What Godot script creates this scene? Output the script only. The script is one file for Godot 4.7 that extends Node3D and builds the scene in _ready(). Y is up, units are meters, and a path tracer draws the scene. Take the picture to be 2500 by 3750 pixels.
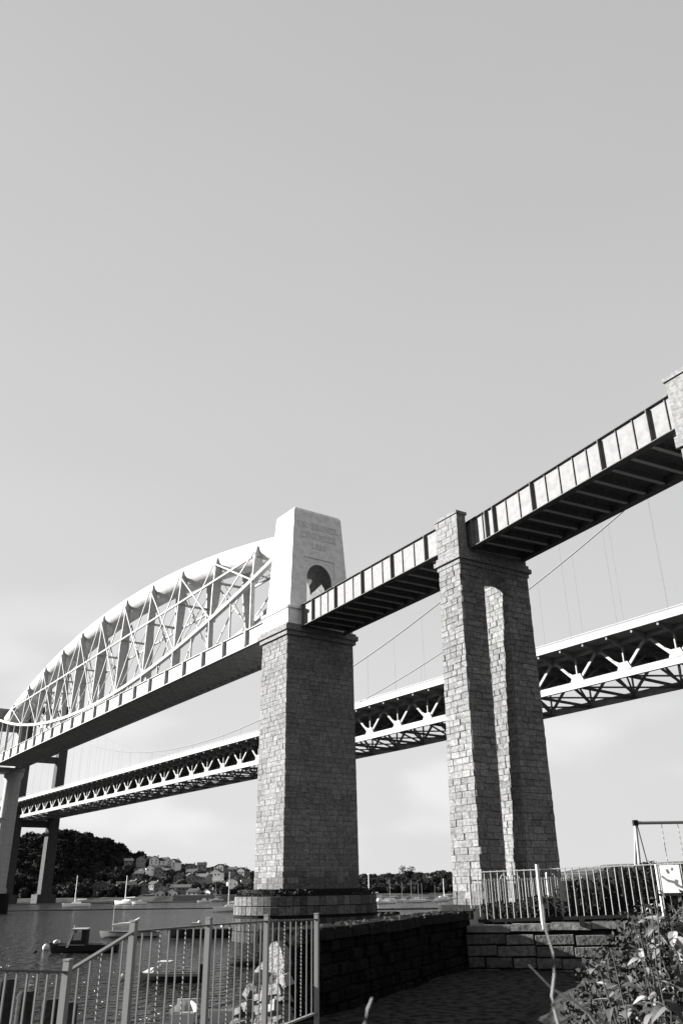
extends Node3D

# ---------------------------------------------------------------- mesh builder
class MB:
	var v := PackedVector3Array()
	var n := PackedVector3Array()
	var c := PackedColorArray()
	var ix := PackedInt32Array()
	var col := Color.WHITE
	func tri(a: Vector3, b: Vector3, d: Vector3, outw: Vector3) -> void:
		var nn := (b - a).cross(d - a)
		if nn.length_squared() < 1e-14:
			return
		nn = nn.normalized()
		var k := v.size()
		if nn.dot(outw) > 0.0:
			v.append_array([a, d, b])
			n.append_array([nn, nn, nn])
		else:
			v.append_array([a, b, d])
			n.append_array([-nn, -nn, -nn])
		c.append_array([col, col, col])
		ix.append_array([k, k + 1, k + 2])
	func quad(a: Vector3, b: Vector3, d: Vector3, e: Vector3, outw: Vector3) -> void:
		tri(a, b, d, outw)
		tri(a, d, e, outw)
	func hexa(p: Array) -> void: # 0-3 one loop, 4-7 the loop opposite
		var m := Vector3.ZERO
		for q in p:
			m += q / 8.0
		for f in [[0, 1, 2, 3], [4, 5, 6, 7], [0, 1, 5, 4], [1, 2, 6, 5], [2, 3, 7, 6], [3, 0, 4, 7]]:
			var a: Vector3 = p[f[0]]
			var b: Vector3 = p[f[1]]
			var d: Vector3 = p[f[2]]
			var e: Vector3 = p[f[3]]
			quad(a, b, d, e, (a + b + d + e) / 4.0 - m)
	func box(ctr: Vector3, s: Vector3, bs := Basis.IDENTITY) -> void:
		var x := bs.x * s.x * 0.5
		var y := bs.y * s.y * 0.5
		var z := bs.z * s.z * 0.5
		hexa([ctr - x - y - z, ctr + x - y - z, ctr + x - y + z, ctr - x - y + z, ctr - x + y - z, ctr + x + y - z, ctr + x + y + z, ctr - x + y + z])
	func bar(a: Vector3, b: Vector3, w: float, h: float, side := Vector3.ZERO, w2 := -1.0, h2 := -1.0) -> void:
		var d := (b - a).normalized()
		var s := side
		if s == Vector3.ZERO:
			s = Vector3.UP.cross(d) if absf(d.y) < 0.95 else Vector3.RIGHT
		s = (s - d * s.dot(d)).normalized()
		var t := s.cross(d).normalized()
		if w2 < 0.0:
			w2 = w
		if h2 < 0.0:
			h2 = h
		hexa([a - s * w / 2 - t * h / 2, a + s * w / 2 - t * h / 2, a + s * w / 2 + t * h / 2, a - s * w / 2 + t * h / 2, b - s * w2 / 2 - t * h2 / 2, b + s * w2 / 2 - t * h2 / 2, b + s * w2 / 2 + t * h2 / 2, b - s * w2 / 2 + t * h2 / 2])
	func prism(poly: Array, dir: Vector3, mid: Vector3) -> void: # convex flat outline pushed along dir
		var m := mid + dir / 2
		var k := poly.size()
		for i in k:
			var a: Vector3 = poly[i]
			var b: Vector3 = poly[(i + 1) % k]
			quad(a, b, b + dir, a + dir, (a + b) / 2 + dir / 2 - m)
			if i > 0 and i < k - 1:
				var o: Vector3 = poly[0]
				tri(o, a, b, -dir)
				tri(o + dir, a + dir, b + dir, dir)
	func tube(pts: Array, rad: Array, sides: int, caps := true, flat := Vector2.ONE, upv := Vector3.UP) -> void:
		var rings := []
		var k0 := v.size()
		for i in pts.size():
			var d: Vector3 = (pts[mini(i + 1, pts.size() - 1)] - pts[maxi(i - 1, 0)]).normalized()
			var s := upv.cross(d)
			if s.length() < 0.05:
				s = Vector3.RIGHT.cross(d)
			s = s.normalized()
			var t := d.cross(s).normalized()
			var r: float = rad[mini(i, rad.size() - 1)]
			for j in sides:
				var an := TAU * j / sides
				var off := s * cos(an) * flat.x + t * sin(an) * flat.y
				v.append(pts[i] + off * r)
				n.append((s * cos(an) / flat.x + t * sin(an) / flat.y).normalized())
				c.append(col)
		for i in pts.size() - 1:
			for j in sides:
				var a := k0 + i * sides + j
				var b := k0 + i * sides + (j + 1) % sides
				ix.append_array([a, a + sides, b, b, a + sides, b + sides])
		if caps:
			for e in [0, pts.size() - 1]:
				var ctr: Vector3 = pts[e]
				var outw: Vector3 = (pts[0] - pts[1]) if e == 0 else (pts[e] - pts[e - 1])
				for j in sides:
					tri(ctr, v[k0 + e * sides + j], v[k0 + e * sides + (j + 1) % sides], outw)
	func blob(ctr: Vector3, r: Vector3, noise: FastNoiseLite, amp: float, freq: float, rows := 7, cols := 10) -> void:
		var k0 := v.size()
		for i in rows + 1:
			var th := PI * i / rows
			for j in cols + 1:
				var ph := TAU * (j % cols) / cols
				var d := Vector3(sin(th) * cos(ph), cos(th), sin(th) * sin(ph))
				var w := 1.0 + amp * noise.get_noise_3dv((ctr + d * r) * freq)
				v.append(ctr + d * r * w)
				n.append((d / r).normalized())
				c.append(col)
		for i in rows:
			for j in cols:
				var a := k0 + i * (cols + 1) + j
				var b := a + cols + 1
				ix.append_array([a, b, a + 1, b, b + 1, a + 1])
	func done() -> ArrayMesh:
		var a := []
		a.resize(Mesh.ARRAY_MAX)
		a[Mesh.ARRAY_VERTEX] = v
		a[Mesh.ARRAY_NORMAL] = n
		a[Mesh.ARRAY_COLOR] = c
		a[Mesh.ARRAY_INDEX] = ix
		var m := ArrayMesh.new()
		m.add_surface_from_arrays(Mesh.PRIMITIVE_TRIANGLES, a)
		return m

var rng := RandomNumberGenerator.new()
var used := {}
var base_of := {}
var M := {}
var block_cache := {}
var nz := FastNoiseLite.new()
var house_at := []

# ---------------------------------------------------------------- naming helpers
func numbered(called: String) -> String:
	var k: int = used.get(called, -1) + 1
	used[called] = k
	return called if k == 0 else "%s_%03d" % [called, k]

func thing(called: String, label: String, category: String, at := Vector3.ZERO, group := "", world := false, turn := 0.0) -> Node3D:
	var o := Node3D.new()
	o.name = numbered(called)
	add_child(o)
	o.position = at
	o.rotation.y = turn
	tag(o, label, category, group)
	if world:
		base_of[o] = at
	return o

func tag(o: Node, label: String, category: String, group := "") -> void:
	o.set_meta("label", label)
	o.set_meta("category", category)
	if group != "":
		o.set_meta("group", group)

func part(called: String, b: MB, m: Material, parent: Node) -> MeshInstance3D:
	var o := MeshInstance3D.new()
	o.mesh = b.done()
	o.material_override = m
	o.name = called
	if base_of.has(parent):
		o.position = -base_of[parent]
	parent.add_child(o, true)
	return o

func solo(called: String, b: MB, m: Material, label: String, category: String, at: Vector3, group := "") -> MeshInstance3D:
	var o := MeshInstance3D.new()
	o.mesh = b.done()
	o.material_override = m
	o.name = numbered(called)
	add_child(o)
	o.position = at
	tag(o, label, category, group)
	return o

func struct(called: String, mesh: Mesh, m: Material) -> MeshInstance3D:
	var o := MeshInstance3D.new()
	o.mesh = mesh
	o.material_override = m
	o.name = numbered(called)
	add_child(o)
	o.set_meta("kind", "structure")
	return o

func dup(o: Node3D, at: Vector3, turn: float, label: String, scl := 1.0) -> Node3D:
	var r: Node3D = o.duplicate()
	r.name = numbered(String(o.name).rstrip("0123456789").rstrip("_"))
	add_child(r)
	r.position = at
	r.rotation = Vector3(0, turn, 0)
	r.scale = Vector3.ONE * scl
	r.set_meta("label", label)
	return r

# ---------------------------------------------------------------- materials
func noise_tex(seed_: int, freq: float, lo: float, hi: float, oct := 5, size := 512, power := 1.0, cell := false) -> ImageTexture:
	var f := FastNoiseLite.new()
	f.seed = seed_
	f.frequency = freq
	f.fractal_octaves = oct
	f.noise_type = FastNoiseLite.TYPE_CELLULAR if cell else FastNoiseLite.TYPE_SIMPLEX_SMOOTH
	var im := f.get_seamless_image(size, size)
	im.convert(Image.FORMAT_L8)
	var d := im.get_data()
	for i in d.size():
		var x := pow(d[i] / 255.0, power)
		d[i] = int(clampf(lerpf(lo, hi, x), 0.0, 1.0) * 255.0)
	var o := Image.create_from_data(size, size, false, Image.FORMAT_L8, d)
	o.generate_mipmaps()
	return ImageTexture.create_from_image(o)

func mat(g: float, rough := 0.9, tex: Texture2D = null, per := 1.0, bump: Texture2D = null, bump_cm := 1.0) -> StandardMaterial3D:
	var m := StandardMaterial3D.new()
	m.albedo_color = Color(g, g, g).linear_to_srgb()
	m.roughness = rough
	m.metallic_specular = 0.2 if g > 0.05 else 0.1
	if tex or bump:
		m.uv1_triplanar = true
		m.uv1_world_triplanar = true
		m.uv1_scale = Vector3.ONE / per
	if tex:
		m.albedo_texture = tex
	if bump:
		m.heightmap_enabled = true
		m.heightmap_texture = bump
		m.heightmap_scale = bump_cm
	return m

# ---------------------------------------------------------------- masonry
func block_mesh(l: float, h: float, bev: float) -> ArrayMesh:
	var li := maxi(1, roundi(l * 25))
	var hi := maxi(1, roundi(h * 50))
	var key := Vector3i(li, hi, roundi(bev * 1000))
	if not block_cache.has(key):
		var b := MB.new()
		block_into(b, Transform3D.IDENTITY, li / 25.0, hi / 50.0, bev)
		block_cache[key] = b.done()
	return block_cache[key]

func block_into(b: MB, t: Transform3D, l: float, h: float, bev: float) -> void:
	var x := l / 2
	var y := h / 2
	var f := [t * Vector3(-x + bev, -y + bev, 0), t * Vector3(x - bev, -y + bev, 0), t * Vector3(x - bev, y - bev, 0), t * Vector3(-x + bev, y - bev, 0)]
	var e := [t * Vector3(-x, -y, -bev), t * Vector3(x, -y, -bev), t * Vector3(x, y, -bev), t * Vector3(-x, y, -bev)]
	var r := [t * Vector3(-x, -y, -0.16), t * Vector3(x, -y, -0.16), t * Vector3(x, y, -0.16), t * Vector3(-x, y, -0.16)]
	var nn: Vector3 = t.basis.z
	b.quad(f[0], f[1], f[2], f[3], nn)
	for i in 4:
		var j := (i + 1) % 4
		var o: Vector3 = (e[i] + e[j]) / 2 - t.origin
		b.quad(f[i], f[j], e[j], e[i], o + nn * 0.2)
		b.quad(e[i], e[j], r[j], r[i], o)

# faces: [Callable(h) -> [left, right] world points seen from outside, normal]; blocks come up course by course, the first `most` as parts
func lay(parent: Node3D, faces: Array, h0: float, h1: float, course: float, lmin: float, lmax: float, tones: Array, stuff_mat: Material, tex: Texture2D, per: float, most: int, bev := 0.02, called := "stone_block", rough := 0.03, bump: Texture2D = null, stain := -9.0) -> void:
	var mats := []
	for g in tones + [tones[0] * 0.72]:
		mats.append(mat(g, 0.92, tex, per, bump, 1.5))
	var stuff := MB.new()
	var count := 0
	var rows := roundi((h1 - h0) / course)
	var ch := (h1 - h0) / rows
	var off := base_of.get(parent, Vector3.ZERO) as Vector3
	for k in rows:
		var h := h0 + ch * (k + 0.5)
		for f in faces:
			var ends: Array = f[0].call(h)
			var a: Vector3 = ends[0]
			var e: Vector3 = ends[1]
			var nn: Vector3 = f[1]
			var rt := (e - a).normalized()
			var w := a.distance_to(e)
			var cuts := [0.0]
			var x := rng.randf_range(lmin * 0.5, lmax)
			while x < w - lmin * 0.6:
				cuts.append(x)
				x += rng.randf_range(lmin, lmax)
			cuts.append(w)
			for i in cuts.size() - 1:
				var l: float = cuts[i + 1] - cuts[i] - 0.03
				var p: Vector3 = a + rt * ((cuts[i] + cuts[i + 1]) / 2)
				p.y = h
				p += nn * (0.045 + rng.randf_range(-rough, rough))
				var tilt := Basis(rt, Vector3.UP, nn).orthonormalized()
				tilt = tilt.rotated(Vector3.UP, rng.randf_range(-0.5, 0.5) * rough).rotated(rt, rng.randf_range(-1.0, 1.0) * rough)
				var mz := nz.get_noise_3d(p.x * 3.0, h * 4.5, p.z * 3.0) * 0.9 + 0.5 + rng.randf_range(-0.35, 0.35)
				var ti := clampi(int(mz * tones.size()), 0, tones.size() - 1)
				if stain > h - 1.6 * nz.get_noise_2d(p.x * 30.0, p.z * 30.0) - 1.4 * rng.randf():
					ti = tones.size()
				if count < most:
					var o := MeshInstance3D.new()
					o.mesh = block_mesh(l, ch - 0.025, bev)
					o.material_override = mats[ti]
					o.transform = Transform3D(tilt, p - off)
					o.name = called
					parent.add_child(o, true)
				else:
					var g: float = tones[ti] if ti < tones.size() else tones[0] * 0.72
					stuff.col = Color(g, g, g)
					block_into(stuff, Transform3D(tilt, p), l, ch - 0.025, bev)
				count += 1
	if stuff.v.size() > 0:
		var s := part(called + "s_above", stuff, stuff_mat, parent)
		s.set_meta("kind", "stuff")

func vmat(tex: Texture2D, per: float, bump: Texture2D = null) -> StandardMaterial3D:
	var m := mat(1.0, 0.92, tex, per, bump, 1.5)
	m.vertex_color_use_as_albedo = true
	return m

# ---------------------------------------------------------------- frames of reference (metres, y = 0 at the water)
const U := Vector3(-0.5736, 0, -0.8192)   # along the railway bridge, away over the river
const A := Vector3(0.8192, 0, -0.5736)    # across it
const P0 := Vector3(-6.5, 0, -91.77)      # near corner of the river tower
func rb(s: float, a: float, h: float) -> Vector3:
	return P0 + U * s + A * a + Vector3(0, h, 0)

const TV := Vector3(0.599, 0, 0.8008)     # along the road bridge, towards the near bank
const TB := Vector3(0.8008, 0, -0.599)    # across it, away
func tb(s: float, b: float, h: float) -> Vector3:
	return Vector3(2.4, h + 0.011 * maxf(s, 0.0), -180.5) + TV * s + TB * b

func tw(k: float, off: float, h: float) -> Vector3: # along the terrace wall
	return Vector3(2.42, h + 0.03 * k, -19.0) + TWD * k + TWN * off
const TWN := Vector3(-0.341, 0, 0.94)
const TWD := Vector3(0.94, 0, 0.341)

func edge_x(z: float) -> float:           # the river edge of the near bank
	var pts := [Vector2(30, -14.6), Vector2(-11.5, -0.42), Vector2(-11.9, -1.0), Vector2(-19, 1.95), Vector2(-66, 6.6), Vector2(-110, 30), Vector2(-170, 90), Vector2(-400, 300)]
	for i in pts.size() - 1:
		var p: Vector2 = pts[i]
		var q: Vector2 = pts[i + 1]
		if z <= p.x and z >= q.x:
			return lerpf(p.y, q.y, (z - p.x) / (q.x - p.x))
	return pts[0].y

func ground_h(x: float, z: float) -> float:
	if z > -19.15:
		var e := x - (0.95 - 0.11 * z)
		var fade := smoothstep(-16.5, -11.0, z)
		return 3.42 + 0.85 * smoothstep(0.0, 1.7, e) * fade + 0.05 * nz.get_noise_2d(x * 9, z * 9)
	return 4.17 - 0.7 * smoothstep(-40.0, -58.0, z) + 0.08 * nz.get_noise_2d(x * 5, z * 5)

func far_ridge(x: float) -> float:
	var pts := [Vector2(-700, 24), Vector2(-420, 30), Vector2(-211, 28), Vector2(-182, 32), Vector2(-165, 27), Vector2(-150, 20), Vector2(-124, 17), Vector2(-90, 12), Vector2(-60, 9), Vector2(-10, 6), Vector2(60, 7), Vector2(300, 14), Vector2(900, 20)]
	for i in pts.size() - 1:
		var p: Vector2 = pts[i]
		var q: Vector2 = pts[i + 1]
		if x >= p.x and x <= q.x:
			return lerpf(p.y, q.y, smoothstep(0, 1, (x - p.x) / (q.x - p.x)))
	return 15.0

func far_h(x: float, z: float) -> float:
	var d := -406.0 + 9.0 * nz.get_noise_2d(x * 0.7, 40.0) - z
	if d < 0.0:
		return maxf(-2.0, d * 0.12)
	var bench := 1.6 * smoothstep(0.0, 9.0, d)
	return bench + (far_ridge(x) - 1.6) * smoothstep(18.0, 158.0, d) + (1.2 * nz.get_noise_2d(x * 1.5, z * 1.5) if d > 15.0 else 0.0)

# ================================================================ scene
func _ready() -> void:
	rng.seed = 1859
	nz.seed = 7
	nz.frequency = 0.05
	setup()
	make_materials()
	land_and_water()
	river_tower()
	approach_pier()
	end_pier()
	approach_spans()
	main_span()
	middle_pier()
	road_bridge()
	road_tower()
	quay()
	terrace()
	near_railing()
	terrace_railing()
	bow_railing()
	notice_board()
	swing_set()
	hedge()
	far_houses()
	far_trees()
	boats()
	plants()

func setup() -> void:
	var cam := Camera3D.new()
	cam.name = "camera"
	add_child(cam)
	cam.position = Vector3(0, 5, 0)
	cam.rotation_order = EULER_ORDER_YXZ
	cam.rotation_degrees = Vector3(24.66, 0, 0)
	cam.rotate_object_local(Vector3(0, 0, 1), deg_to_rad(-0.8))
	cam.fov = 64.3
	cam.near = 0.05
	cam.far = 9000
	cam.current = true
	var lens := CameraAttributesPhysical.new()
	lens.frustum_focal_length = 19.09
	lens.frustum_focus_distance = 60.0
	lens.exposure_aperture = 2.5
	lens.frustum_near = 0.05
	lens.frustum_far = 9000.0
	cam.attributes = lens

	# sky: pale bright air near the horizon, darker overhead, thin cloud low down
	var w := 1024
	var h := 512
	var im := Image.create(w, h, false, Image.FORMAT_RGBF)
	var cn := FastNoiseLite.new()
	cn.seed = 21
	cn.frequency = 1.0
	cn.fractal_octaves = 6
	for y in h:
		var el := 90.0 - 180.0 * (y + 0.5) / h
		var e := maxf(el, 0.0)
		var g := 0.48 + 0.27 * pow(1.0 - sin(deg_to_rad(e)), 1.0)
		for x in w:
			var az := TAU * (x + 0.5) / w
			var d := Vector3(sin(az) * cos(deg_to_rad(el)), sin(deg_to_rad(el)), -cos(az) * cos(deg_to_rad(el)))
			var t := cn.get_noise_3d(d.x * 2.6, d.y * 8.0, d.z * 2.6)
			var cl := smoothstep(0.05, 0.5, t) * smoothstep(0.0, 3.0, e) * (1.0 - smoothstep(9.0, 24.0, e))
			var broad := 1.0 + 0.05 * cn.get_noise_3d(d.x * 0.9 + 9.0, d.y * 2.0, d.z * 0.9)
			var sunward := 1.0 + 0.1 * d.dot(Vector3(-0.967, 0, -0.254))
			var val := g * broad * sunward + 0.13 * cl
			if el < 0.0:
				val = lerpf(g, 0.12, smoothstep(0.0, -12.0, el))
			val /= 4.1
			im.set_pixel(x, y, Color(val, val, val))
	var sm := PanoramaSkyMaterial.new()
	sm.panorama = ImageTexture.create_from_image(im)
	var sky := Sky.new()
	sky.sky_material = sm
	var env := Environment.new()
	env.background_mode = Environment.BG_SKY
	env.sky = sky
	env.tonemap_mode = Environment.TONE_MAPPER_LINEAR
	env.tonemap_exposure = 4.1
	env.sdfgi_enabled = true
	env.ssao_enabled = true
	env.ssil_enabled = true
	var we := WorldEnvironment.new()
	we.name = "world_environment"
	we.environment = env
	add_child(we)

	var sun := DirectionalLight3D.new()
	sun.name = "sun"
	add_child(sun)
	var to_sun := Vector3(-0.965, 0.345, -0.165).normalized()
	sun.look_at_from_position(to_sun * 100.0, Vector3.ZERO)
	sun.light_energy = 1.6
	sun.light_angular_distance = 0.5
	sun.light_color = Color(1.0, 0.995, 0.985)
	sun.shadow_enabled = true

func make_materials() -> void:
	M.t_stone = noise_tex(3, 0.012, 0.6, 1.1, 6)
	M.t_soft = noise_tex(5, 0.008, 0.84, 1.08, 6)
	M.t_grain = noise_tex(9, 0.05, 0.2, 1.0, 4)
	M.t_rough = noise_tex(12, 0.02, 0.1, 1.0, 6)
	M.t_blotch = noise_tex(15, 0.02, 0.3, 1.5, 4)
	M.t_wave = noise_tex(18, 0.02, 0.0, 1.0, 4, 1024)
	M.core = mat(0.12, 0.95, M.t_stone, 3.0)
	M.stone = mat(0.2, 0.92, M.t_stone, 2.5, M.t_rough, 2.0)
	M.stone_v = vmat(M.t_stone, 2.5)
	M.render = mat(0.72, 0.85, M.t_soft, 4.0)
	M.letter = mat(0.58, 0.8)
	M.iron = mat(0.155, 0.6, M.t_soft, 3.0)
	M.iron_pale = mat(0.34, 0.65, M.t_soft, 3.0)
	M.iron_dark = mat(0.13, 0.7, M.t_soft, 3.0)
	M.tube = mat(0.5, 0.8, M.t_soft, 6.0)
	M.soffit = mat(0.10, 0.8, M.t_soft, 2.0)
	M.soffit_light = mat(0.3, 0.75)
	M.steel = mat(0.26, 0.5, M.t_soft, 5.0)
	M.steel_dark = mat(0.17, 0.7, M.t_soft, 5.0)
	M.concrete = mat(0.06, 0.9, M.t_soft, 8.0)
	M.wet = mat(0.02, 0.7, M.t_stone, 2.0, M.t_rough, 3.0)
	M.ground = mat(0.035, 0.97, M.t_blotch, 2.3, M.t_grain, 0.35)
	M.bank = mat(0.055, 0.97, M.t_blotch, 90.0)
	M.hill = mat(0.11, 0.97, M.t_blotch, 900.0)
	M.railw = mat(0.2, 0.55)
	M.rail = mat(0.4, 0.6)
	M.rail_top = mat(0.1, 0.7)
	M.dark = mat(0.02, 0.6)
	M.rubber = mat(0.03, 0.8)
	M.white = mat(0.42, 0.35)
	M.board = mat(0.72, 0.6)
	M.soffit_pale = mat(0.62, 0.7, M.t_soft, 3.0)
	M.cable = mat(0.16, 0.6)
	M.arch_soffit = mat(0.16, 0.9, M.t_stone, 3.0)  # darker than the portal: shade inside the arch painted into the barrel
	M.hull_white = mat(0.8, 0.4)
	M.offwhite = mat(0.3, 0.5)
	M.grey = mat(0.25, 0.6)
	M.timber = mat(0.05, 0.9, M.t_stone, 0.6)
	M.glass_dark = mat(0.03, 0.15)
	M.leaf_far = mat(0.022, 0.95, M.t_blotch, 6.0)
	M.leaf_mid = mat(0.04, 0.95, M.t_blotch, 5.0)
	M.bark = mat(0.06, 0.95)
	M.leaf_low = mat(0.045, 0.8)
	var wm := mat(0.015, 0.16, null, 24.0, M.t_wave, 85.0)
	wm.metallic_specular = 0.17
	M.water = wm
	for k in 3:
		var lm := mat([0.05, 0.11, 0.22][k], 0.6)
		lm.cull_mode = BaseMaterial3D.CULL_DISABLED
		lm.backlight_enabled = true
		lm.backlight = Color(0.06, 0.06, 0.06)
		M["leaf%d" % k] = lm

# ---------------------------------------------------------------- ground, banks, water, hills
func land_and_water() -> void:
	var w := PlaneMesh.new()
	w.size = Vector2(9000, 9000)
	w.subdivide_width = 2
	w.subdivide_depth = 2
	var wi := struct("water", w, M.water)
	wi.position = Vector3(0, 0, -3000)

	# near ground below the terrace, then the terrace; both run from the river edge inland
	for sheet in 2:
		var zs := []
		if sheet == 0:
			var z := 14.0
			while z > -19.0:
				zs.append(z)
				z -= 0.35
			zs.append(-19.1)
		else:
			var z2 := -19.12
			while z2 > -400.0:
				zs.append(z2)
				z2 -= 0.6 if z2 > -40 else 6.0
		var st := SurfaceTool.new()
		st.begin(Mesh.PRIMITIVE_TRIANGLES)
		st.set_smooth_group(0)
		var cols := 70
		for zz in zs:
			for i in cols:
				var t := float(i) / (cols - 1)
				var x: float = edge_x(zz) + 8.0 * t + 900.0 * pow(t, 6)
				var sh := 0.3627 * clampf(x - 2.3, 0.0, 8.0)
				var wgt := smoothstep(-9.0, -19.0, zz) if sheet == 0 else smoothstep(-75.0, -19.5, zz)
				st.add_vertex(Vector3(x, ground_h(x, zz), zz + sh * wgt))
			var inner: Vector3 = Vector3(edge_x(zz), -1.5, zz)
			st.add_vertex(inner)
		var cc := cols + 1
		for r in zs.size() - 1:
			for i in cols - 1:
				var a := r * cc + i
				for q in [a, a + cc, a + 1, a + 1, a + cc, a + cc + 1]:
					st.add_index(q)
			var e := r * cc
			for q in [e, e + cols, e + cc, e + cc, e + cols, e + cc + cols]:
				st.add_index(q)
		st.generate_normals()
		struct("ground" if sheet == 0 else "terrace_ground", st.commit(), M.ground)

	# far bank rising to the wooded hill
	var st2 := SurfaceTool.new()
	st2.begin(Mesh.PRIMITIVE_TRIANGLES)
	var xs := []
	var x := -700.0
	while x <= 900.0:
		xs.append(x)
		x += 8.0 if absf(x + 60.0) < 260.0 else 25.0
	var zr := []
	var z3 := -385.0
	while z3 > -900.0:
		zr.append(z3)
		z3 -= 4.0 if z3 > -600 else 30.0
	for zz in zr:
		for xx in xs:
			st2.add_vertex(Vector3(xx, far_h(xx, zz), zz))
	for r in zr.size() - 1:
		for i in xs.size() - 1:
			var a := r * xs.size() + i
			for q in [a, a + xs.size(), a + 1, a + 1, a + xs.size(), a + xs.size() + 1]:
				st2.add_index(q)
	st2.generate_normals()
	struct("far_bank", st2.commit(), M.bank)

	# low distant hills
	var st3 := SurfaceTool.new()
	st3.begin(Mesh.PRIMITIVE_TRIANGLES)
	var nx := 90
	for r in 9:
		for i in nx:
			var hx := -1500.0 + 5500.0 * i / (nx - 1)
			var top := 30.0 + 26.0 * smoothstep(400.0, 950.0, hx) + 9.0 * nz.get_noise_2d(hx * 0.08, 3.0)
			var t := float(r) / 8
			st3.add_vertex(Vector3(hx, -1.0 + top * sin(t * PI * 0.5), -2000.0 - 500.0 * t))
	for r in 8:
		for i in nx - 1:
			var a := r * nx + i
			for q in [a, a + nx, a + 1, a + 1, a + nx, a + nx + 1]:
				st3.add_index(q)
	st3.generate_normals()
	struct("distant_hills", st3.commit(), M.hill)

	# mud banks uncovered near the far shore
	for mb in [[-95.0, -352.0, 60.0, 5.0], [15.0, -205.0, 26.0, 2.0], [-70.0, -240.0, 40.0, 1.6]]:
		var b := MB.new()
		var pts := []
		for i in 24:
			var an := TAU * i / 24
			pts.append(Vector3(cos(an) * mb[2] * (1 + 0.2 * sin(an * 3)), 0.16, sin(an) * mb[3]))
		for i in 24:
			b.tri(Vector3(0, 0.3, 0), pts[i], pts[(i + 1) % 24], Vector3.UP)
			var q0: Vector3 = pts[i]
			var q1: Vector3 = pts[(i + 1) % 24]
			b.quad(q0, q1, q1 * Vector3(1.05, -1, 1.05), q0 * Vector3(1.05, -1, 1.05), Vector3(q0.x, 0.3, q0.z))
		var o := struct("mud_bank", b.done(), M.wet)
		o.position = Vector3(mb[0], 0, mb[1])

# ---------------------------------------------------------------- the tower at the river edge
func tower_pt(s: float, a: float, h: float) -> Vector3: # s 0..1 along, a 0..1 across, with the batter of the shaft
	var i := 0.16 * clampf((h - 4.7) / 27.0, 0, 1)
	return rb(lerpf(i, 6.1 - i, s), lerpf(i, 9.6 - i, a), h)

func portal_pt(s: float, a: float, h: float) -> Vector3: # upper portal: a and s in metres from its centre at base, tapering
	var t := (h - 35.3) / 13.0
	var ka := lerpf(8.75, 7.1, t) / 8.75
	var ks := lerpf(5.5, 4.3, t) / 5.5
	return rb(3.05 + s * ks, 4.85 + a * ka, h)

func ledge(parent: Node3D, m: Material, h0: float, h1: float, out: float, called := "cornice") -> void:
	var b := MB.new()
	var p := []
	for h in [h0, h1]:
		for q in [[0.0, 0.0], [1.0, 0.0], [1.0, 1.0], [0.0, 1.0]]:
			var c := tower_pt(q[0], q[1], h)
			p.append(c + U * (out if q[0] > 0.5 else -out) + A * (out if q[1] > 0.5 else -out))
	b.hexa(p)
	part(called, b, m, parent)

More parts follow.
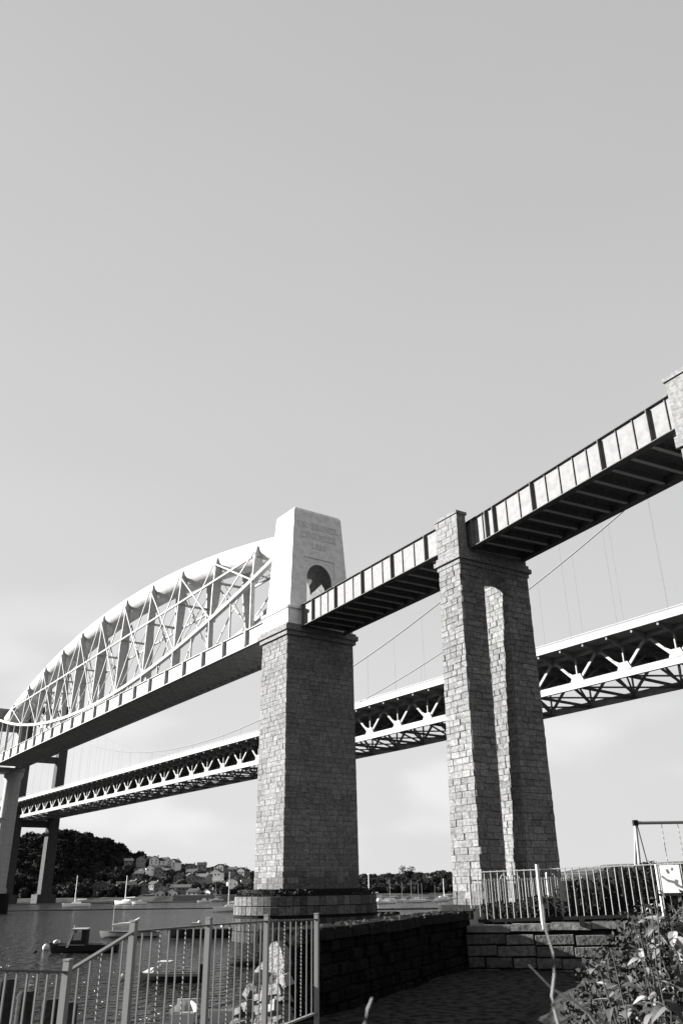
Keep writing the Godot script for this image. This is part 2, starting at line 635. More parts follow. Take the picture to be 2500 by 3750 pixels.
func river_tower() -> void:
	var t := thing("bridge_tower", "tall stone bridge tower with white arched portal on top, standing in the river", "bridge tower", rb(3, 4.8, 0), "", true)
	# plinth with rounded ends standing in the water, three set-back courses
	var top := 4.75
	var ring := 0
	for lv in [[-2.0, 2.15, 2.36], [2.15, 2.3, 2.25], [2.3, 4.15, 2.3], [4.15, top, 1.5]]:
		var b := MB.new()
		var lo := []
		for i in 40:
			var an := TAU * i / 40
			var r: float = 3.05 + lv[2] + 0.05 * sin(i * 2.3)
			var aa := (4.8 - 0.6) * signf(cos(an)) if absf(cos(an)) > 1e-6 else 0.0
			lo.append(rb(3.05 + sin(an) * r, 4.8 + aa * 0.62 + cos(an) * r, lv[0]))
		var dir := Vector3(0, lv[1] - lv[0], 0)
		b.prism(lo, dir, rb(3.05, 4.8, lv[0]))
		part("plinth", b, M.wet, t)
		ring += 1
	# curved facing stones round the plinth
	var pst := MB.new()
	for lv in [[2.38, 3.2, 2.34], [3.24, 4.12, 2.3], [-0.2, 0.9, 2.4], [0.95, 2.1, 2.38]]:
		for i in 46:
			var an := TAU * i / 46
			var r: float = 3.05 + lv[2]
			var aa := (4.8 - 0.6) * 0.62 * signf(cos(an))
			var n2 := (U * sin(an) + A * cos(an)).normalized()
			var g := 0.07 + 0.11 * rng.randf()
			if lv[1] < 2.2:
				g *= 0.55
			pst.col = Color(g, g, g)
			block_into(pst, Transform3D(Basis(Vector3.UP.cross(n2), Vector3.UP, n2), rb(3.05 + sin(an) * r, 4.8 + aa + cos(an) * r, (lv[0] + lv[1]) / 2) + n2 * 0.06), TAU * r / 46 - 0.03, lv[1] - lv[0] - 0.03, 0.03)
		for sd in [-1.0, 1.0]: # the straight flanks between the rounded ends
			for i in 7:
				var g := 0.07 + 0.11 * rng.randf()
				if lv[1] < 2.2:
					g *= 0.55
				pst.col = Color(g, g, g)
				var r: float = 3.05 + lv[2]
				var nf: Vector3 = U * sd
				block_into(pst, Transform3D(Basis(Vector3.UP.cross(nf), Vector3.UP, nf), rb(3.05 + sd * r, 4.8 - 2.6 + 5.2 * (i + 0.5) / 7, (lv[0] + lv[1]) / 2) + nf * 0.06), 5.2 / 7 - 0.03, lv[1] - lv[0] - 0.03, 0.03)
	part("plinth_facing", pst, M.stone_v, t)
	var wd := MB.new()
	for i in 2600:
		var an := rng.randf() * TAU
		var r := 3.05 + rng.randf_range(0.4, 2.3)
		var aa := (4.8 - 0.6) * 0.62 * signf(cos(an))
		leaf(wd, rb(3.05 + sin(an) * r, 4.8 + aa + cos(an) * r, 4.15 + rng.randf_range(0.0, 0.75) * (0.4 + 0.6 * absf(nz.get_noise_2d(an * 60.0, 9.0)) * 2.0)), rng.randf_range(0.06, 0.16), rng, 0.3)
	var wo := part("weeds", wd, M.leaf_low, t)
	wo.set_meta("kind", "stuff")
	var core := MB.new()
	core.hexa([tower_pt(0, 0, 4.7), tower_pt(1, 0, 4.7), tower_pt(1, 1, 4.7), tower_pt(0, 1, 4.7), tower_pt(0, 0, 31.7), tower_pt(1, 0, 31.7), tower_pt(1, 1, 31.7), tower_pt(0, 1, 31.7)])
	part("shaft", core, M.core, t)
	lay(t, [[func(h: float) -> Array: return [tower_pt(0, 0, h), tower_pt(0, 1, h)], -U], [func(h: float) -> Array: return [tower_pt(1, 0, h), tower_pt(0, 0, h)], -A]], 4.75, 31.7, 0.56, 0.75, 1.5, [0.165, 0.185, 0.2, 0.215, 0.235], M.stone_v, M.t_stone, 2.5, 300, 0.02, "stone_block", 0.03, null, 5.3)
	ledge(t, M.stone, 31.7, 32.2, 0.28)
	ledge(t, M.stone, 32.2, 32.75, 0.5)
	ledge(t, M.stone, 32.75, 33.05, 0.3)
	ledge(t, M.render, 33.05, 35.0, 0.02, "portal_base")
	ledge(t, M.render, 35.0, 35.3, 0.22)
	# portal block with the arched opening for the track: a hull of rings, from the outline to the arch
	var b2 := MB.new()
	var arch := [Vector2(-1.92, 35.3)]
	var n := 14
	for i in n + 1:
		var an := PI - PI * i / n
		arch.append(Vector2(cos(an) * 1.92, 39.45 + sin(an) * 1.98))
	arch.append(Vector2(1.92, 35.3))
	var frame := [Vector2(-2.45, 35.3), Vector2(-2.45, 42.15), Vector2(2.45, 42.15), Vector2(2.45, 35.3)]
	var outline := PackedVector2Array()
	for q in [Vector2(-2.45, 35.3), Vector2(-4.375, 35.3), Vector2(-4.375, 48.4), Vector2(4.375, 48.4), Vector2(4.375, 35.3), Vector2(2.45, 35.3), Vector2(2.45, 42.15), Vector2(-2.45, 42.15)]:
		outline.append(q)
	var inner := PackedVector2Array()
	inner.append(Vector2(-2.45, 35.3))
	inner.append(Vector2(-2.45, 42.15))
	inner.append(Vector2(2.45, 42.15))
	inner.append(Vector2(2.45, 35.3))
	for i in range(arch.size() - 1, -1, -1):
		inner.append(arch[i])
	for side in [-1.0, 1.0]:
		for lay_ in [[outline, 2.75], [inner, 2.63]]:
			var poly: PackedVector2Array = lay_[0]
			var idx := Geometry2D.triangulate_polygon(poly)
			for k in range(0, idx.size(), 3):
				var pp := []
				for j in 3:
					var q := poly[idx[k + j]]
					pp.append(portal_pt(side * lay_[1], q.x, q.y))
				b2.tri(pp[0], pp[1], pp[2], U * side)
		for k in 3: # step in to the recessed panel
			var f0: Vector2 = frame[k]
			var f1: Vector2 = frame[k + 1]
			b2.quad(portal_pt(side * 2.75, f0.x, f0.y), portal_pt(side * 2.75, f1.x, f1.y), portal_pt(side * 2.63, f1.x, f1.y), portal_pt(side * 2.63, f0.x, f0.y), rb(3.05, 4.85, 39.0) - portal_pt(0, (f0.x + f1.x) / 2, (f0.y + f1.y) / 2))
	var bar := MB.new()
	for k in arch.size() - 1: # barrel of the arch, its shade put in as a dark tone
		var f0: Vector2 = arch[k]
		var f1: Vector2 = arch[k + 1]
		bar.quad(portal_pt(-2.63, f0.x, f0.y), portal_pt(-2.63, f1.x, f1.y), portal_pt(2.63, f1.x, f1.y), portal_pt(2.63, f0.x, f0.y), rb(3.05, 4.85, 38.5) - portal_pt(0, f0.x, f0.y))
	for sd in [-1.0, 1.0]:
		b2.quad(portal_pt(-2.75, 4.375 * sd, 35.3), portal_pt(2.75, 4.375 * sd, 35.3), portal_pt(2.75, 4.375 * sd, 48.4), portal_pt(-2.75, 4.375 * sd, 48.4), A * sd)
	var pm := part("portal", b2, M.render, t)
	part("arch_soffit", bar, M.arch_soffit, pm)
	# low chamfered cap
	var cap := MB.new()
	var cp := []
	for q in [[48.4, 1.0], [48.75, 0.93]]:
		for e in [[-1, -1], [1, -1], [1, 1], [-1, 1]]:
			cp.append(portal_pt(2.75 * e[0] * q[1], 4.375 * e[1] * q[1], q[0]))
	cap.hexa(cp)
	part("portal_cap", cap, M.render, pm)
	# raised lettering over the arch
	var font := SystemFont.new()
	font.font_names = PackedStringArray(["Droid Serif"])
	var y := 46.5
	for line in ["I.K. BRUNEL", "ENGINEER", "1859"]:
		var tm := TextMesh.new()
		tm.text = line
		tm.font = font
		tm.font_size = 64
		tm.pixel_size = 0.0165
		tm.depth = 0.1
		var o := MeshInstance3D.new()
		o.mesh = tm
		o.material_override = M.letter
		o.name = "lettering"
		var at := portal_pt(-2.76, 0, y)
		o.transform = Transform3D(Basis(A, (Vector3.UP + U * 0.046).normalized(), -U).orthonormalized(), at)
		pm.add_child(o, true)
		y -= 1.35

# ---------------------------------------------------------------- approach piers on land
const U2 := Vector3(-0.5373, 0, -0.8434)
const A2 := Vector3(0.8434, 0, -0.5373)
const C2 := Vector3(9.95, 0, -65.44)
func ap(s: float, a: float, h: float) -> Vector3:
	return C2 + U2 * s + A2 * a + Vector3(0, h, 0)

func col_pt(which: int, s: float, a: float, h: float) -> Vector3: # one of the two tapering columns, s and a 0..1
	var t := clampf((h - 6.0) / 22.5, -0.15, 1.1)
	var a0 := lerpf(-0.07, 0.25, t) if which == 0 else lerpf(4.55, 5.42, t)
	var a1 := lerpf(2.37, 2.83, t) if which == 0 else lerpf(8.02, 8.18, t)
	var s0 := lerpf(0.0, 0.12, t)
	return ap(lerpf(s0, lerpf(3.34, 2.95, t), s), lerpf(a0, a1, a), h)

func approach_pier() -> void:
	var t := thing("approach_pier", "stone approach pier of two tapering square columns joined by an arch at the top", "bridge pier", ap(1.6, 4.2, 3.4), "", true)
	var bump: Texture2D = null
	for w in 2:
		var c := MB.new()
		var p := []
		for h in [2.6, 30.2]:
			for q in [[0, 0], [1, 0], [1, 1], [0, 1]]:
				p.append(col_pt(w, q[0], q[1], h))
		c.hexa(p)
		part("column", c, M.core, t)
	var faces := []
	for w in 2:
		faces.append([func(h: float) -> Array: return [col_pt(w, 0, 0, h), col_pt(w, 0, 1, h)], -U2])
		faces.append([func(h: float) -> Array: return [col_pt(w, 1, 0, h), col_pt(w, 0, 0, h)], -A2])
	lay(t, faces, 3.0, 30.2, 0.5, 0.6, 1.15, [0.165, 0.185, 0.205, 0.22, 0.25], M.stone_v, M.t_stone, 2.0, 300, 0.025, "stone_block", 0.045, null, 3.6)
	# arch between the columns
	var h0 := 29.3
	var b := MB.new()
	var inner := [col_pt(0, 0, 1, h0), col_pt(1, 0, 0, h0)]
	var half: float = inner[0].distance_to(inner[1]) / 2
	var mid: Vector3 = (inner[0] + inner[1]) / 2
	var dep := U2 * 2.7
	for i in 10:
		var a0 := PI - PI * i / 10
		var a1 := PI - PI * (i + 1) / 10
		var q0 := mid + A2 * cos(a0) * half + Vector3(0, sin(a0) * half * 0.5, 0)
		var q1 := mid + A2 * cos(a1) * half + Vector3(0, sin(a1) * half * 0.5, 0)
		var t0 := q0
		t0.y = 30.2
		var t1 := q1
		t1.y = 30.2
		b.hexa([q0, q1, t1, t0, q0 + dep, q1 + dep, t1 + dep, t0 + dep])
	part("arch", b, M.stone, t)
	for lv in [[30.2, 30.6, 0.12], [30.6, 31.0, 0.32], [31.0, 31.35, 0.16], [31.35, 31.8, 0.02]]:
		var e := MB.new()
		var p := []
		for h in [lv[0], lv[1]]:
			for q in [[0.12, 0.28], [2.95, 0.28], [2.95, 8.17], [0.12, 8.17]]:
				p.append(ap(q[0] + (lv[2] if q[0] > 1 else -lv[2]), q[1] + (lv[2] if q[1] > 1 else -lv[2]), h))
		e.hexa(p)
		part("cornice", e, M.stone, t)
	# parapet blocks either side of the track, with a coping
	for sd in 2:
		var e := MB.new()
		var a0 := 0.28 if sd == 0 else 7.2
		e.box(ap(1.55, a0 + 0.5, 33.35), Vector3(1.0, 3.1, 2.9), Basis(A2, Vector3.UP, U2))
		var q := part("parapet", e, M.stone, t)
		var g := MB.new()
		g.box(ap(1.55, a0 + 0.5, 35.03), Vector3(1.22, 0.26, 3.15), Basis(A2, Vector3.UP, U2))
		part("coping", g, M.stone, q)
	lay(t, [[func(_h: float) -> Array: return [ap(3.05, 0.28, 0), ap(0.05, 0.28, 0)], -A2]], 31.85, 34.85, 0.6, 0.8, 1.5, [0.17, 0.2, 0.22], M.stone_v, M.t_stone, 2.0, 100, 0.02, "parapet_block")

func end_pier() -> void:
	# only its river corner shows at the picture's right edge
	var u := Vector3(-0.515, 0, -0.857)
	var a := Vector3(0.857, 0, -0.515)
	var o := Vector3(21.62, 0, -45.9) - u * 3.2
	var t := thing("end_pier", "pale stone pier at the right edge carrying the far end of the girders", "bridge pier", o, "", true)
	var b := MB.new()
	var bs := Basis(a, Vector3.UP, u)
	for w in [1.5, 6.6]:
		b.box(o + a * w + u * 1.6 + Vector3(0, 16.6, 0), Vector3(2.9, 27.2, 2.9), bs)
	part("column", b, M.stone, t)
	for lv in [[30.2, 31.0, 0.3], [31.0, 31.8, 0.05]]:
		var e := MB.new()
		e.box(o + a * 4.05 + u * 1.6 + Vector3(0, (lv[0] + lv[1]) / 2, 0), Vector3(8.1 + lv[2], lv[1] - lv[0], 3.0 + lv[2]), bs)
		part("cornice", e, M.stone, t)
	for w in [0.55, 7.5]:
		var e := MB.new()
		e.box(o + a * w + u * 1.6 + Vector3(0, 33.5, 0), Vector3(1.05, 3.4, 3.1), bs)
		var q := part("parapet", e, M.stone, t)
		var g := MB.new()
		g.box(o + a * w + u * 1.6 + Vector3(0, 35.35, 0), Vector3(1.3, 0.3, 3.35), bs)
		part("coping", g, M.stone, q)

# ---------------------------------------------------------------- plate girder spans
func plate_span(called: String, label: String, a: Vector3, b: Vector3, wide: Array, thin: Array, width: float, hb: float, ht: float) -> void:
	var d := (b - a).normalized()
	var ac := Vector3(-d.z, 0, d.x) # across, away from the camera
	if ac.x < 0:
		ac = -ac
	var l := a.distance_to(b)
	var t := thing(called, label, "bridge girder", (a + b) / 2 + ac * width / 2 + Vector3(0, hb, 0), "", true)
	var bs := Basis(ac, Vector3.UP, d)
	for sd in 2:
		var o := a + ac * (0.0 if sd == 0 else width)
		var s := -1.0 if sd == 0 else 1.0
		var w := MB.new()
		w.box(o + d * l / 2 + Vector3(0, (hb + ht) / 2, 0), Vector3(0.05, ht - hb - 0.1, l), bs)
		part("web", w, M.iron, t)
		var f := MB.new()
		f.box(o + d * l / 2 + Vector3(0, ht, 0), Vector3(0.5, 0.06, l), bs)
		part("top_flange", f, M.soffit, t)
		var g := MB.new()
		g.box(o + d * l / 2 + Vector3(0, hb, 0), Vector3(0.6, 0.06, l), bs)
		part("bottom_flange", g, M.soffit, t)
		for x in wide:
			var e := MB.new()
			e.box(o + ac * s * 0.18 + d * l * x + Vector3(0, (hb + ht) / 2, 0), Vector3(0.3, ht - hb - 0.12, 0.06), bs)
			part("stiffener", e, M.iron_dark, t)
		for x in thin:
			var e := MB.new()
			e.box(o + ac * s * 0.075 + d * l * x + Vector3(0, (hb + ht) / 2, 0), Vector3(0.09, ht - hb - 0.12, 0.05), bs)
			part("stiffener", e, M.iron_dark, t)
	var dk := MB.new()
	dk.box(a + ac * width / 2 + d * l / 2 + Vector3(0, hb + 0.75, 0), Vector3(width - 0.1, 0.16, l), bs)
	part("deck", dk, M.soffit, t)
	var n := roundi(l / 1.95)
	for i in n:
		var p := a + d * l * (i + 0.5) / n + ac * width / 2
		var e := MB.new()
		e.box(p + Vector3(0, hb + 0.38, 0), Vector3(width - 0.12, 0.55, 0.04), bs)
		var q := part("cross_girder", e, M.soffit, t)
		var g := MB.new()
		g.box(p + Vector3(0, hb + 0.1, 0), Vector3(width - 0.72, 0.05, 0.3), bs)
		part("girder_flange", g, M.soffit_light, q)

func approach_spans() -> void:
	plate_span("girder_span", "short plate girder span between the arched tower and the two-column pier", Vector3(-4.9, 0, -92.9), ap(1.45, 1.8, 0), [0.02, 0.1, 0.27, 0.455, 0.64, 0.83, 0.94], [0.155, 0.21, 0.33, 0.39, 0.515, 0.58, 0.7, 0.765, 0.89], 5.9, 32.72, 35.4)
	plate_span("girder_span", "long plate girder span running from the two-column pier to the right edge", ap(1.3, 1.85, 0), Vector3(22.05, 0, -45.9), [0.075, 0.155, 0.2, 0.405, 0.72, 0.91], [0.13, 0.265, 0.335, 0.47, 0.535, 0.6, 0.66, 0.785, 0.85, 0.97], 5.9, 31.75, 34.35)

# ---------------------------------------------------------------- the main span
func tube_h(s: float) -> float:
	return 44.4 + 8.75 * (1.0 - pow((s - 72.0) / 71.0, 2.0))
func chain_h(s: float) -> float:
	return 44.4 - 8.6 * (1.0 - pow((s - 72.0) / 71.0, 2.0))

func main_span() -> void:
	var t := thing("main_span", "long lens-shaped bridge span with arched white tube, curved chains and hung deck", "bridge span", rb(72, 4.6, 33), "", true)
	var pts := []
	for i in 57:
		var s := 2.0 + 140.0 * i / 56
		pts.append(rb(s, 4.6, tube_h(s)))
	var tu := MB.new()
	tu.tube(pts, [1.0], 22, true, Vector2(2.5, 1.85))
	var tube := part("arched_tube", tu, M.tube, t)
	for i in 34: # joint bands round the tube
		var s := 6.0 + 4.0 * i
		var b := MB.new()
		b.tube([rb(s, 4.6, tube_h(s)), rb(s + 0.16, 4.6, tube_h(s + 0.16))], [1.0], 22, true, Vector2(2.512, 1.862))
		part("joint_band", b, M.tube, tube)
	for a in [1.5, 7.7]:
		var inward := 1.0 if a < 4 else -1.0
		# chain, link by link
		for i in 24:
			var s0 := 1.0 + 142.0 * i / 24
			var s1 := 1.0 + 142.0 * (i + 1) / 24
			var b := MB.new()
			b.bar(rb(s0, a, chain_h(s0)), rb(s1 - 0.05, a, chain_h(s1 - 0.05)), 0.62, 0.5, A)
			part("chain_link", b, M.iron_pale, t)
		var mr := MB.new()
		mr.bar(rb(12, a, 45.5), rb(132, a, 45.5), 0.26, 0.26, A)
		part("middle_rail", mr, M.iron_pale, t)
		for k in 11:
			var s := 11.5 + 12.2 * k
			var b := MB.new()
			var top := tube_h(s) - 0.1
			var low := chain_h(s)
			var ai: float = a + inward * 0.62
			b.bar(rb(s, ai - inward * 0.35, low - 0.25), rb(s, ai, (top + low) / 2), 0.8, 0.3, A, 1.3, 0.3)
			b.bar(rb(s, ai, (top + low) / 2), rb(s, ai + inward * 0.25, top + 0.3), 1.3, 0.3, A, 1.0, 0.3)
			part("standard", b, M.iron_pale, t)
			var hg := MB.new()
			hg.bar(rb(s, a, 35.0), rb(s, a, low - 0.25), 0.55, 0.22, A)
			part("hanger", hg, M.iron_pale, t)
			var s2 := s + 6.1
			var hg2 := MB.new()
			hg2.bar(rb(s2, a, 35.0), rb(s2, a, chain_h(s2)), 0.22, 0.16, A)
			part("hanger", hg2, M.iron_pale, t)
			if k < 10:
				var sn := s + 12.2
				for x in [[s, sn], [sn, s]]:
					var e := MB.new()
					e.bar(rb(x[0], a, tube_h(x[0]) - 0.7), rb(x[1], a, chain_h(x[1])), 0.14, 0.2, A)
					part("brace", e, M.iron_pale, t)
	for k in 11: # bracing across between the two planes
		var s := 11.5 + 12.2 * k
		var hi := tube_h(s) - 1.6
		var lo := chain_h(s)
		var e := MB.new()
		e.bar(rb(s, 1.9, 45.5), rb(s, 7.3, 45.5), 0.3, 0.3)
		part("cross_strut", e, M.iron_pale, t)
		for x in [[1.9, 7.3], [7.3, 1.9]]:
			var g := MB.new()
			g.bar(rb(s, x[0], hi), rb(s, x[1], lo), 0.12, 0.12)
			part("cross_brace", g, M.iron_pale, t)
	# hung deck: girders, posts, soffit
	var bs := Basis(A, Vector3.UP, U)
	for sd in 2:
		var a := 1.1 if sd == 0 else 8.1
		var o := -1.0 if sd == 0 else 1.0
		var w := MB.new()
		w.box(rb(74, a, 34.05), Vector3(0.06, 2.1, 136), bs)
		part("web", w, M.iron_pale, t)
		var f := MB.new()
		f.box(rb(74, a, 35.15), Vector3(0.5, 0.1, 136), bs)
		part("top_flange", f, M.iron_pale, t)
		var g := MB.new()
		g.box(rb(74, a, 32.93), Vector3(0.6, 0.14, 136), bs)
		part("bottom_flange", g, M.iron_pale, t)
		var k := 0
		while 5.4 + 6.3 * k < 142:
			var e := MB.new()
			e.box(rb(5.4 + 6.3 * k, a + o * 0.25, 34.05), Vector3(0.45, 2.08, 0.3), bs)
			part("stiffener", e, M.iron_pale, t)
			k += 1
	var dk := MB.new()
	dk.box(rb(74, 4.6, 33.5), Vector3(6.8, 0.2, 136), bs)
	part("deck", dk, M.soffit_pale, t)
	for i in 67:
		var e := MB.new()
		e.box(rb(7.2 + 2.0 * i, 4.6, 33.16), Vector3(6.5, 0.45, 0.2), bs)
		part("cross_girder", e, M.soffit_pale, t)

func middle_pier() -> void:
	var t := thing("middle_pier", "mid-river pier of octagonal iron columns at the left edge, on a dark drum", "bridge pier", rb(146, 4.6, 0), "", true)
	var b := MB.new()
	b.tube([rb(146, 4.6, -2), rb(146, 4.6, 4.4)], [5.9], 36)
	part("drum", b, M.wet, t)
	for s in [143.6, 148.6]:
		for a in [1.7, 7.5]:
			var c := MB.new()
			c.tube([rb(s, a, 4.4), rb(s, a, 5.4), rb(s, a, 5.6), rb(s, a, 30.4), rb(s, a, 31.2), rb(s, a, 32.2)], [1.75, 1.75, 1.45, 1.4, 1.9, 1.9], 8)
			part("column", c, M.iron_pale, t)
	for h in [12.0, 21.0]:
		for e in [[143.6, 1.7, 143.6, 7.5], [148.6, 1.7, 148.6, 7.5], [143.6, 1.7, 148.6, 1.7], [143.6, 7.5, 148.6, 7.5]]:
			var c := MB.new()
			c.bar(rb(e[0], e[1], h), rb(e[2], e[3], h), 0.4, 0.6)
			part("tie", c, M.iron_pale, t)
	var cap := MB.new()
	cap.box(rb(146, 4.6, 32.55), Vector3(8.8, 0.7, 8.6), Basis(A, Vector3.UP, U))
	part("cap", cap, M.iron_pale, t)
	for a in [1.4, 7.8]:
		var c := MB.new()
		c.hexa([rb(143, a - 0.8, 32.9), rb(149, a - 0.8, 32.9), rb(149, a + 0.8, 32.9), rb(143, a + 0.8, 32.9), rb(143.6, a - 0.5, 47.5), rb(148.4, a - 0.5, 47.5), rb(148.4, a + 0.5, 47.5), rb(143.6, a + 0.5, 47.5)])
		part("portal_leg", c, M.iron, t)
	var lin := MB.new()
	lin.box(rb(146, 4.6, 45), Vector3(5.4, 5.0, 4.6), Basis(A, Vector3.UP, U))
	part("portal_head", lin, M.iron, t)

# ---------------------------------------------------------------- the suspension road bridge behind
func road_cable(s: float) -> float:
	return 42.6 + 0.0014 * pow(s + 71.5, 2.0)

func road_bridge() -> void:
	var t := thing("road_bridge", "pale suspension bridge with a deep lattice deck truss, running behind the railway bridge", "bridge", tb(-70, 7.5, 33), "", true)
	var s0 := -300.0
	var s1 := 100.0
	var step := 9.1
	var bs := Basis(TB, Vector3.UP, TV)
	for sg in [[s0, 0.0], [0.0, s1]]:
		for row in [[-4.0, 38.85, 40.0, 0.14, "fascia", "steel"], [19.0, 38.85, 40.0, 0.14, "fascia", "steel"], [0.0, 38.2, 38.85, 0.5, "upper_chord", "steel"], [15.0, 38.2, 38.85, 0.5, "upper_chord", "steel"], [0.0, 33.05, 33.6, 0.6, "lower_chord", "steel"], [0.0, 33.64, 34.2, 0.52, "lower_chord", "steel"], [15.0, 33.05, 34.2, 0.6, "lower_chord", "steel"], [-3.2, 40.5, 40.6, 0.08, "hand_rail", "steel"]]:
			var b := MB.new()
			var m: float = (row[1] + row[2]) / 2
			b.bar(tb(sg[0], row[0], m), tb(sg[1], row[0], m), row[3], row[2] - row[1], TB)
			part(row[4], b, M[row[5]], t)
		var dk := MB.new()
		dk.bar(tb(sg[0], 7.5, 38.98), tb(sg[1], 7.5, 38.98), 22.8, 0.2, TB)
		part("deck", dk, M.steel_dark, t)
	var k0 := ceili((s0 - 5.2) / step)
	var k1 := floori((s1 - 5.2) / step)
	var fars := MB.new()
	for k in range(k0, k1 + 1):
		var s := 5.2 + step * k
		for bb in [0.0, 15.0]:
			for e in [[s, 34.0, s - step / 2, 38.4, 0.42], [s, 34.0, s + step / 2, 38.4, 0.42], [s, 34.0, s, 38.3, 0.2], [s - step * 0.25, 36.2, s - step * 0.02, 34.9, 0.16]]:
				if e[4] < 0.17 and bb > 1:
					continue
				var g := MB.new()
				g.bar(tb(e[0], bb, e[1]), tb(e[2], bb, e[3]), 0.34, e[4], TB)
				if k > -26 or bb < 1:
					part("truss_member", g, M.steel, t)
			var gu := MB.new()
			gu.prism([tb(s - 1.35, bb - 0.32, 34.1), tb(s + 1.35, bb - 0.32, 34.1), tb(s + 0.75, bb - 0.32, 35.35), tb(s - 0.75, bb - 0.32, 35.35)], TB * 0.64, tb(s, bb - 0.32, 34.6))
			if bb < 1:
				part("gusset", gu, M.steel, t)
				var gv := MB.new()
				var sm := s + step / 2
				gv.prism([tb(sm - 0.5, bb - 0.3, 37.65), tb(sm + 0.5, bb - 0.3, 37.65), tb(sm + 1.0, bb - 0.3, 38.5), tb(sm - 1.0, bb - 0.3, 38.5)], TB * 0.6, tb(sm, bb - 0.3, 38.1))
				part("gusset", gv, M.steel, t)
		# floor beams with their outboard brackets, and the lower bracing
		for h in 2:
			var sb := s + h * step / 2
			var e := MB.new()
			e.bar(tb(sb, -3.8, 38.62), tb(sb, 18.8, 38.62), 0.3, 0.5, TV)
			e.prism([tb(sb - 0.12, -3.6, 38.6), tb(sb - 0.12, -0.3, 38.6), tb(sb - 0.12, -0.3, 37.6)], TV * 0.24, tb(sb - 0.12, -1.4, 38.3))
			part("floor_beam", e, M.steel_dark, t)
		var lb := MB.new()
		lb.bar(tb(s, 0, 33.3), tb(s, 15, 33.3), 0.4, 0.4, TV)
		lb.bar(tb(s, 0, 33.6), tb(s, 7.5, 38.3), 0.3, 0.3, TV)
		lb.bar(tb(s, 15, 33.6), tb(s, 7.5, 38.3), 0.3, 0.3, TV)
		lb.bar(tb(s, 0, 33.25), tb(s + step, 15, 33.25), 0.25, 0.25)
		lb.bar(tb(s, 15, 33.2), tb(s + step, 0, 33.2), 0.25, 0.25)
		part("lower_brace", lb, M.steel_dark, t)
		for bb in [-0.3, 15.3]:
			if s > -235 and s < 96:
				var hh := road_cable(s)
				var g := MB.new()
				g.bar(tb(s, bb, 39), Vector3(tb(s, bb, 0).x, hh, tb(s, bb, 0).z), 0.025, 0.025)
				part("suspender", g, M.cable, t)
	for bb in [-0.3, 15.3]:
		var pts := []
		for i in 61:
			var s := -239.0 + 335.0 * i / 60
			var q := tb(s, bb, 0)
			q.y = road_cable(s)
			pts.append(q)
		for i in 20:
			var s := -239.0 - 6.0 * i
			var q := tb(s, bb, 0)
			q.y = road_cable(-239) - (road_cable(-239) - 39.0) * i / 19.0
			pts.push_front(q)
		var c := MB.new()
		c.tube(pts, [0.14], 8)
		part("main_cable", c, M.cable, t)

func road_tower() -> void:
	var t := thing("suspension_tower", "dark concrete suspension bridge tower standing against the wooded far bank", "bridge tower", tb(-239, 7.5, 0), "", true)
	for bb in [-0.5, 15.5]:
		var b := MB.new()
		b.bar(tb(-239, bb, -1), tb(-239, bb, 82), 4.6, 5.0, TB, 3.6, 4.0)
		part("leg", b, M.concrete, t)
	for h in [31.0, 58.0, 79.0]:
		var b := MB.new()
		b.bar(tb(-239, 0.5, h), tb(-239, 14.5, h), 2.6, 2.6, TV)
		part("cross_beam", b, M.concrete, t)
	for bb in [-0.5, 15.5]:
		var b := MB.new()
		b.box(tb(-239, bb, 1.2), Vector3(8, 4.4, 8), Basis(TB, Vector3.UP, TV))
		part("footing", b, M.concrete, t)

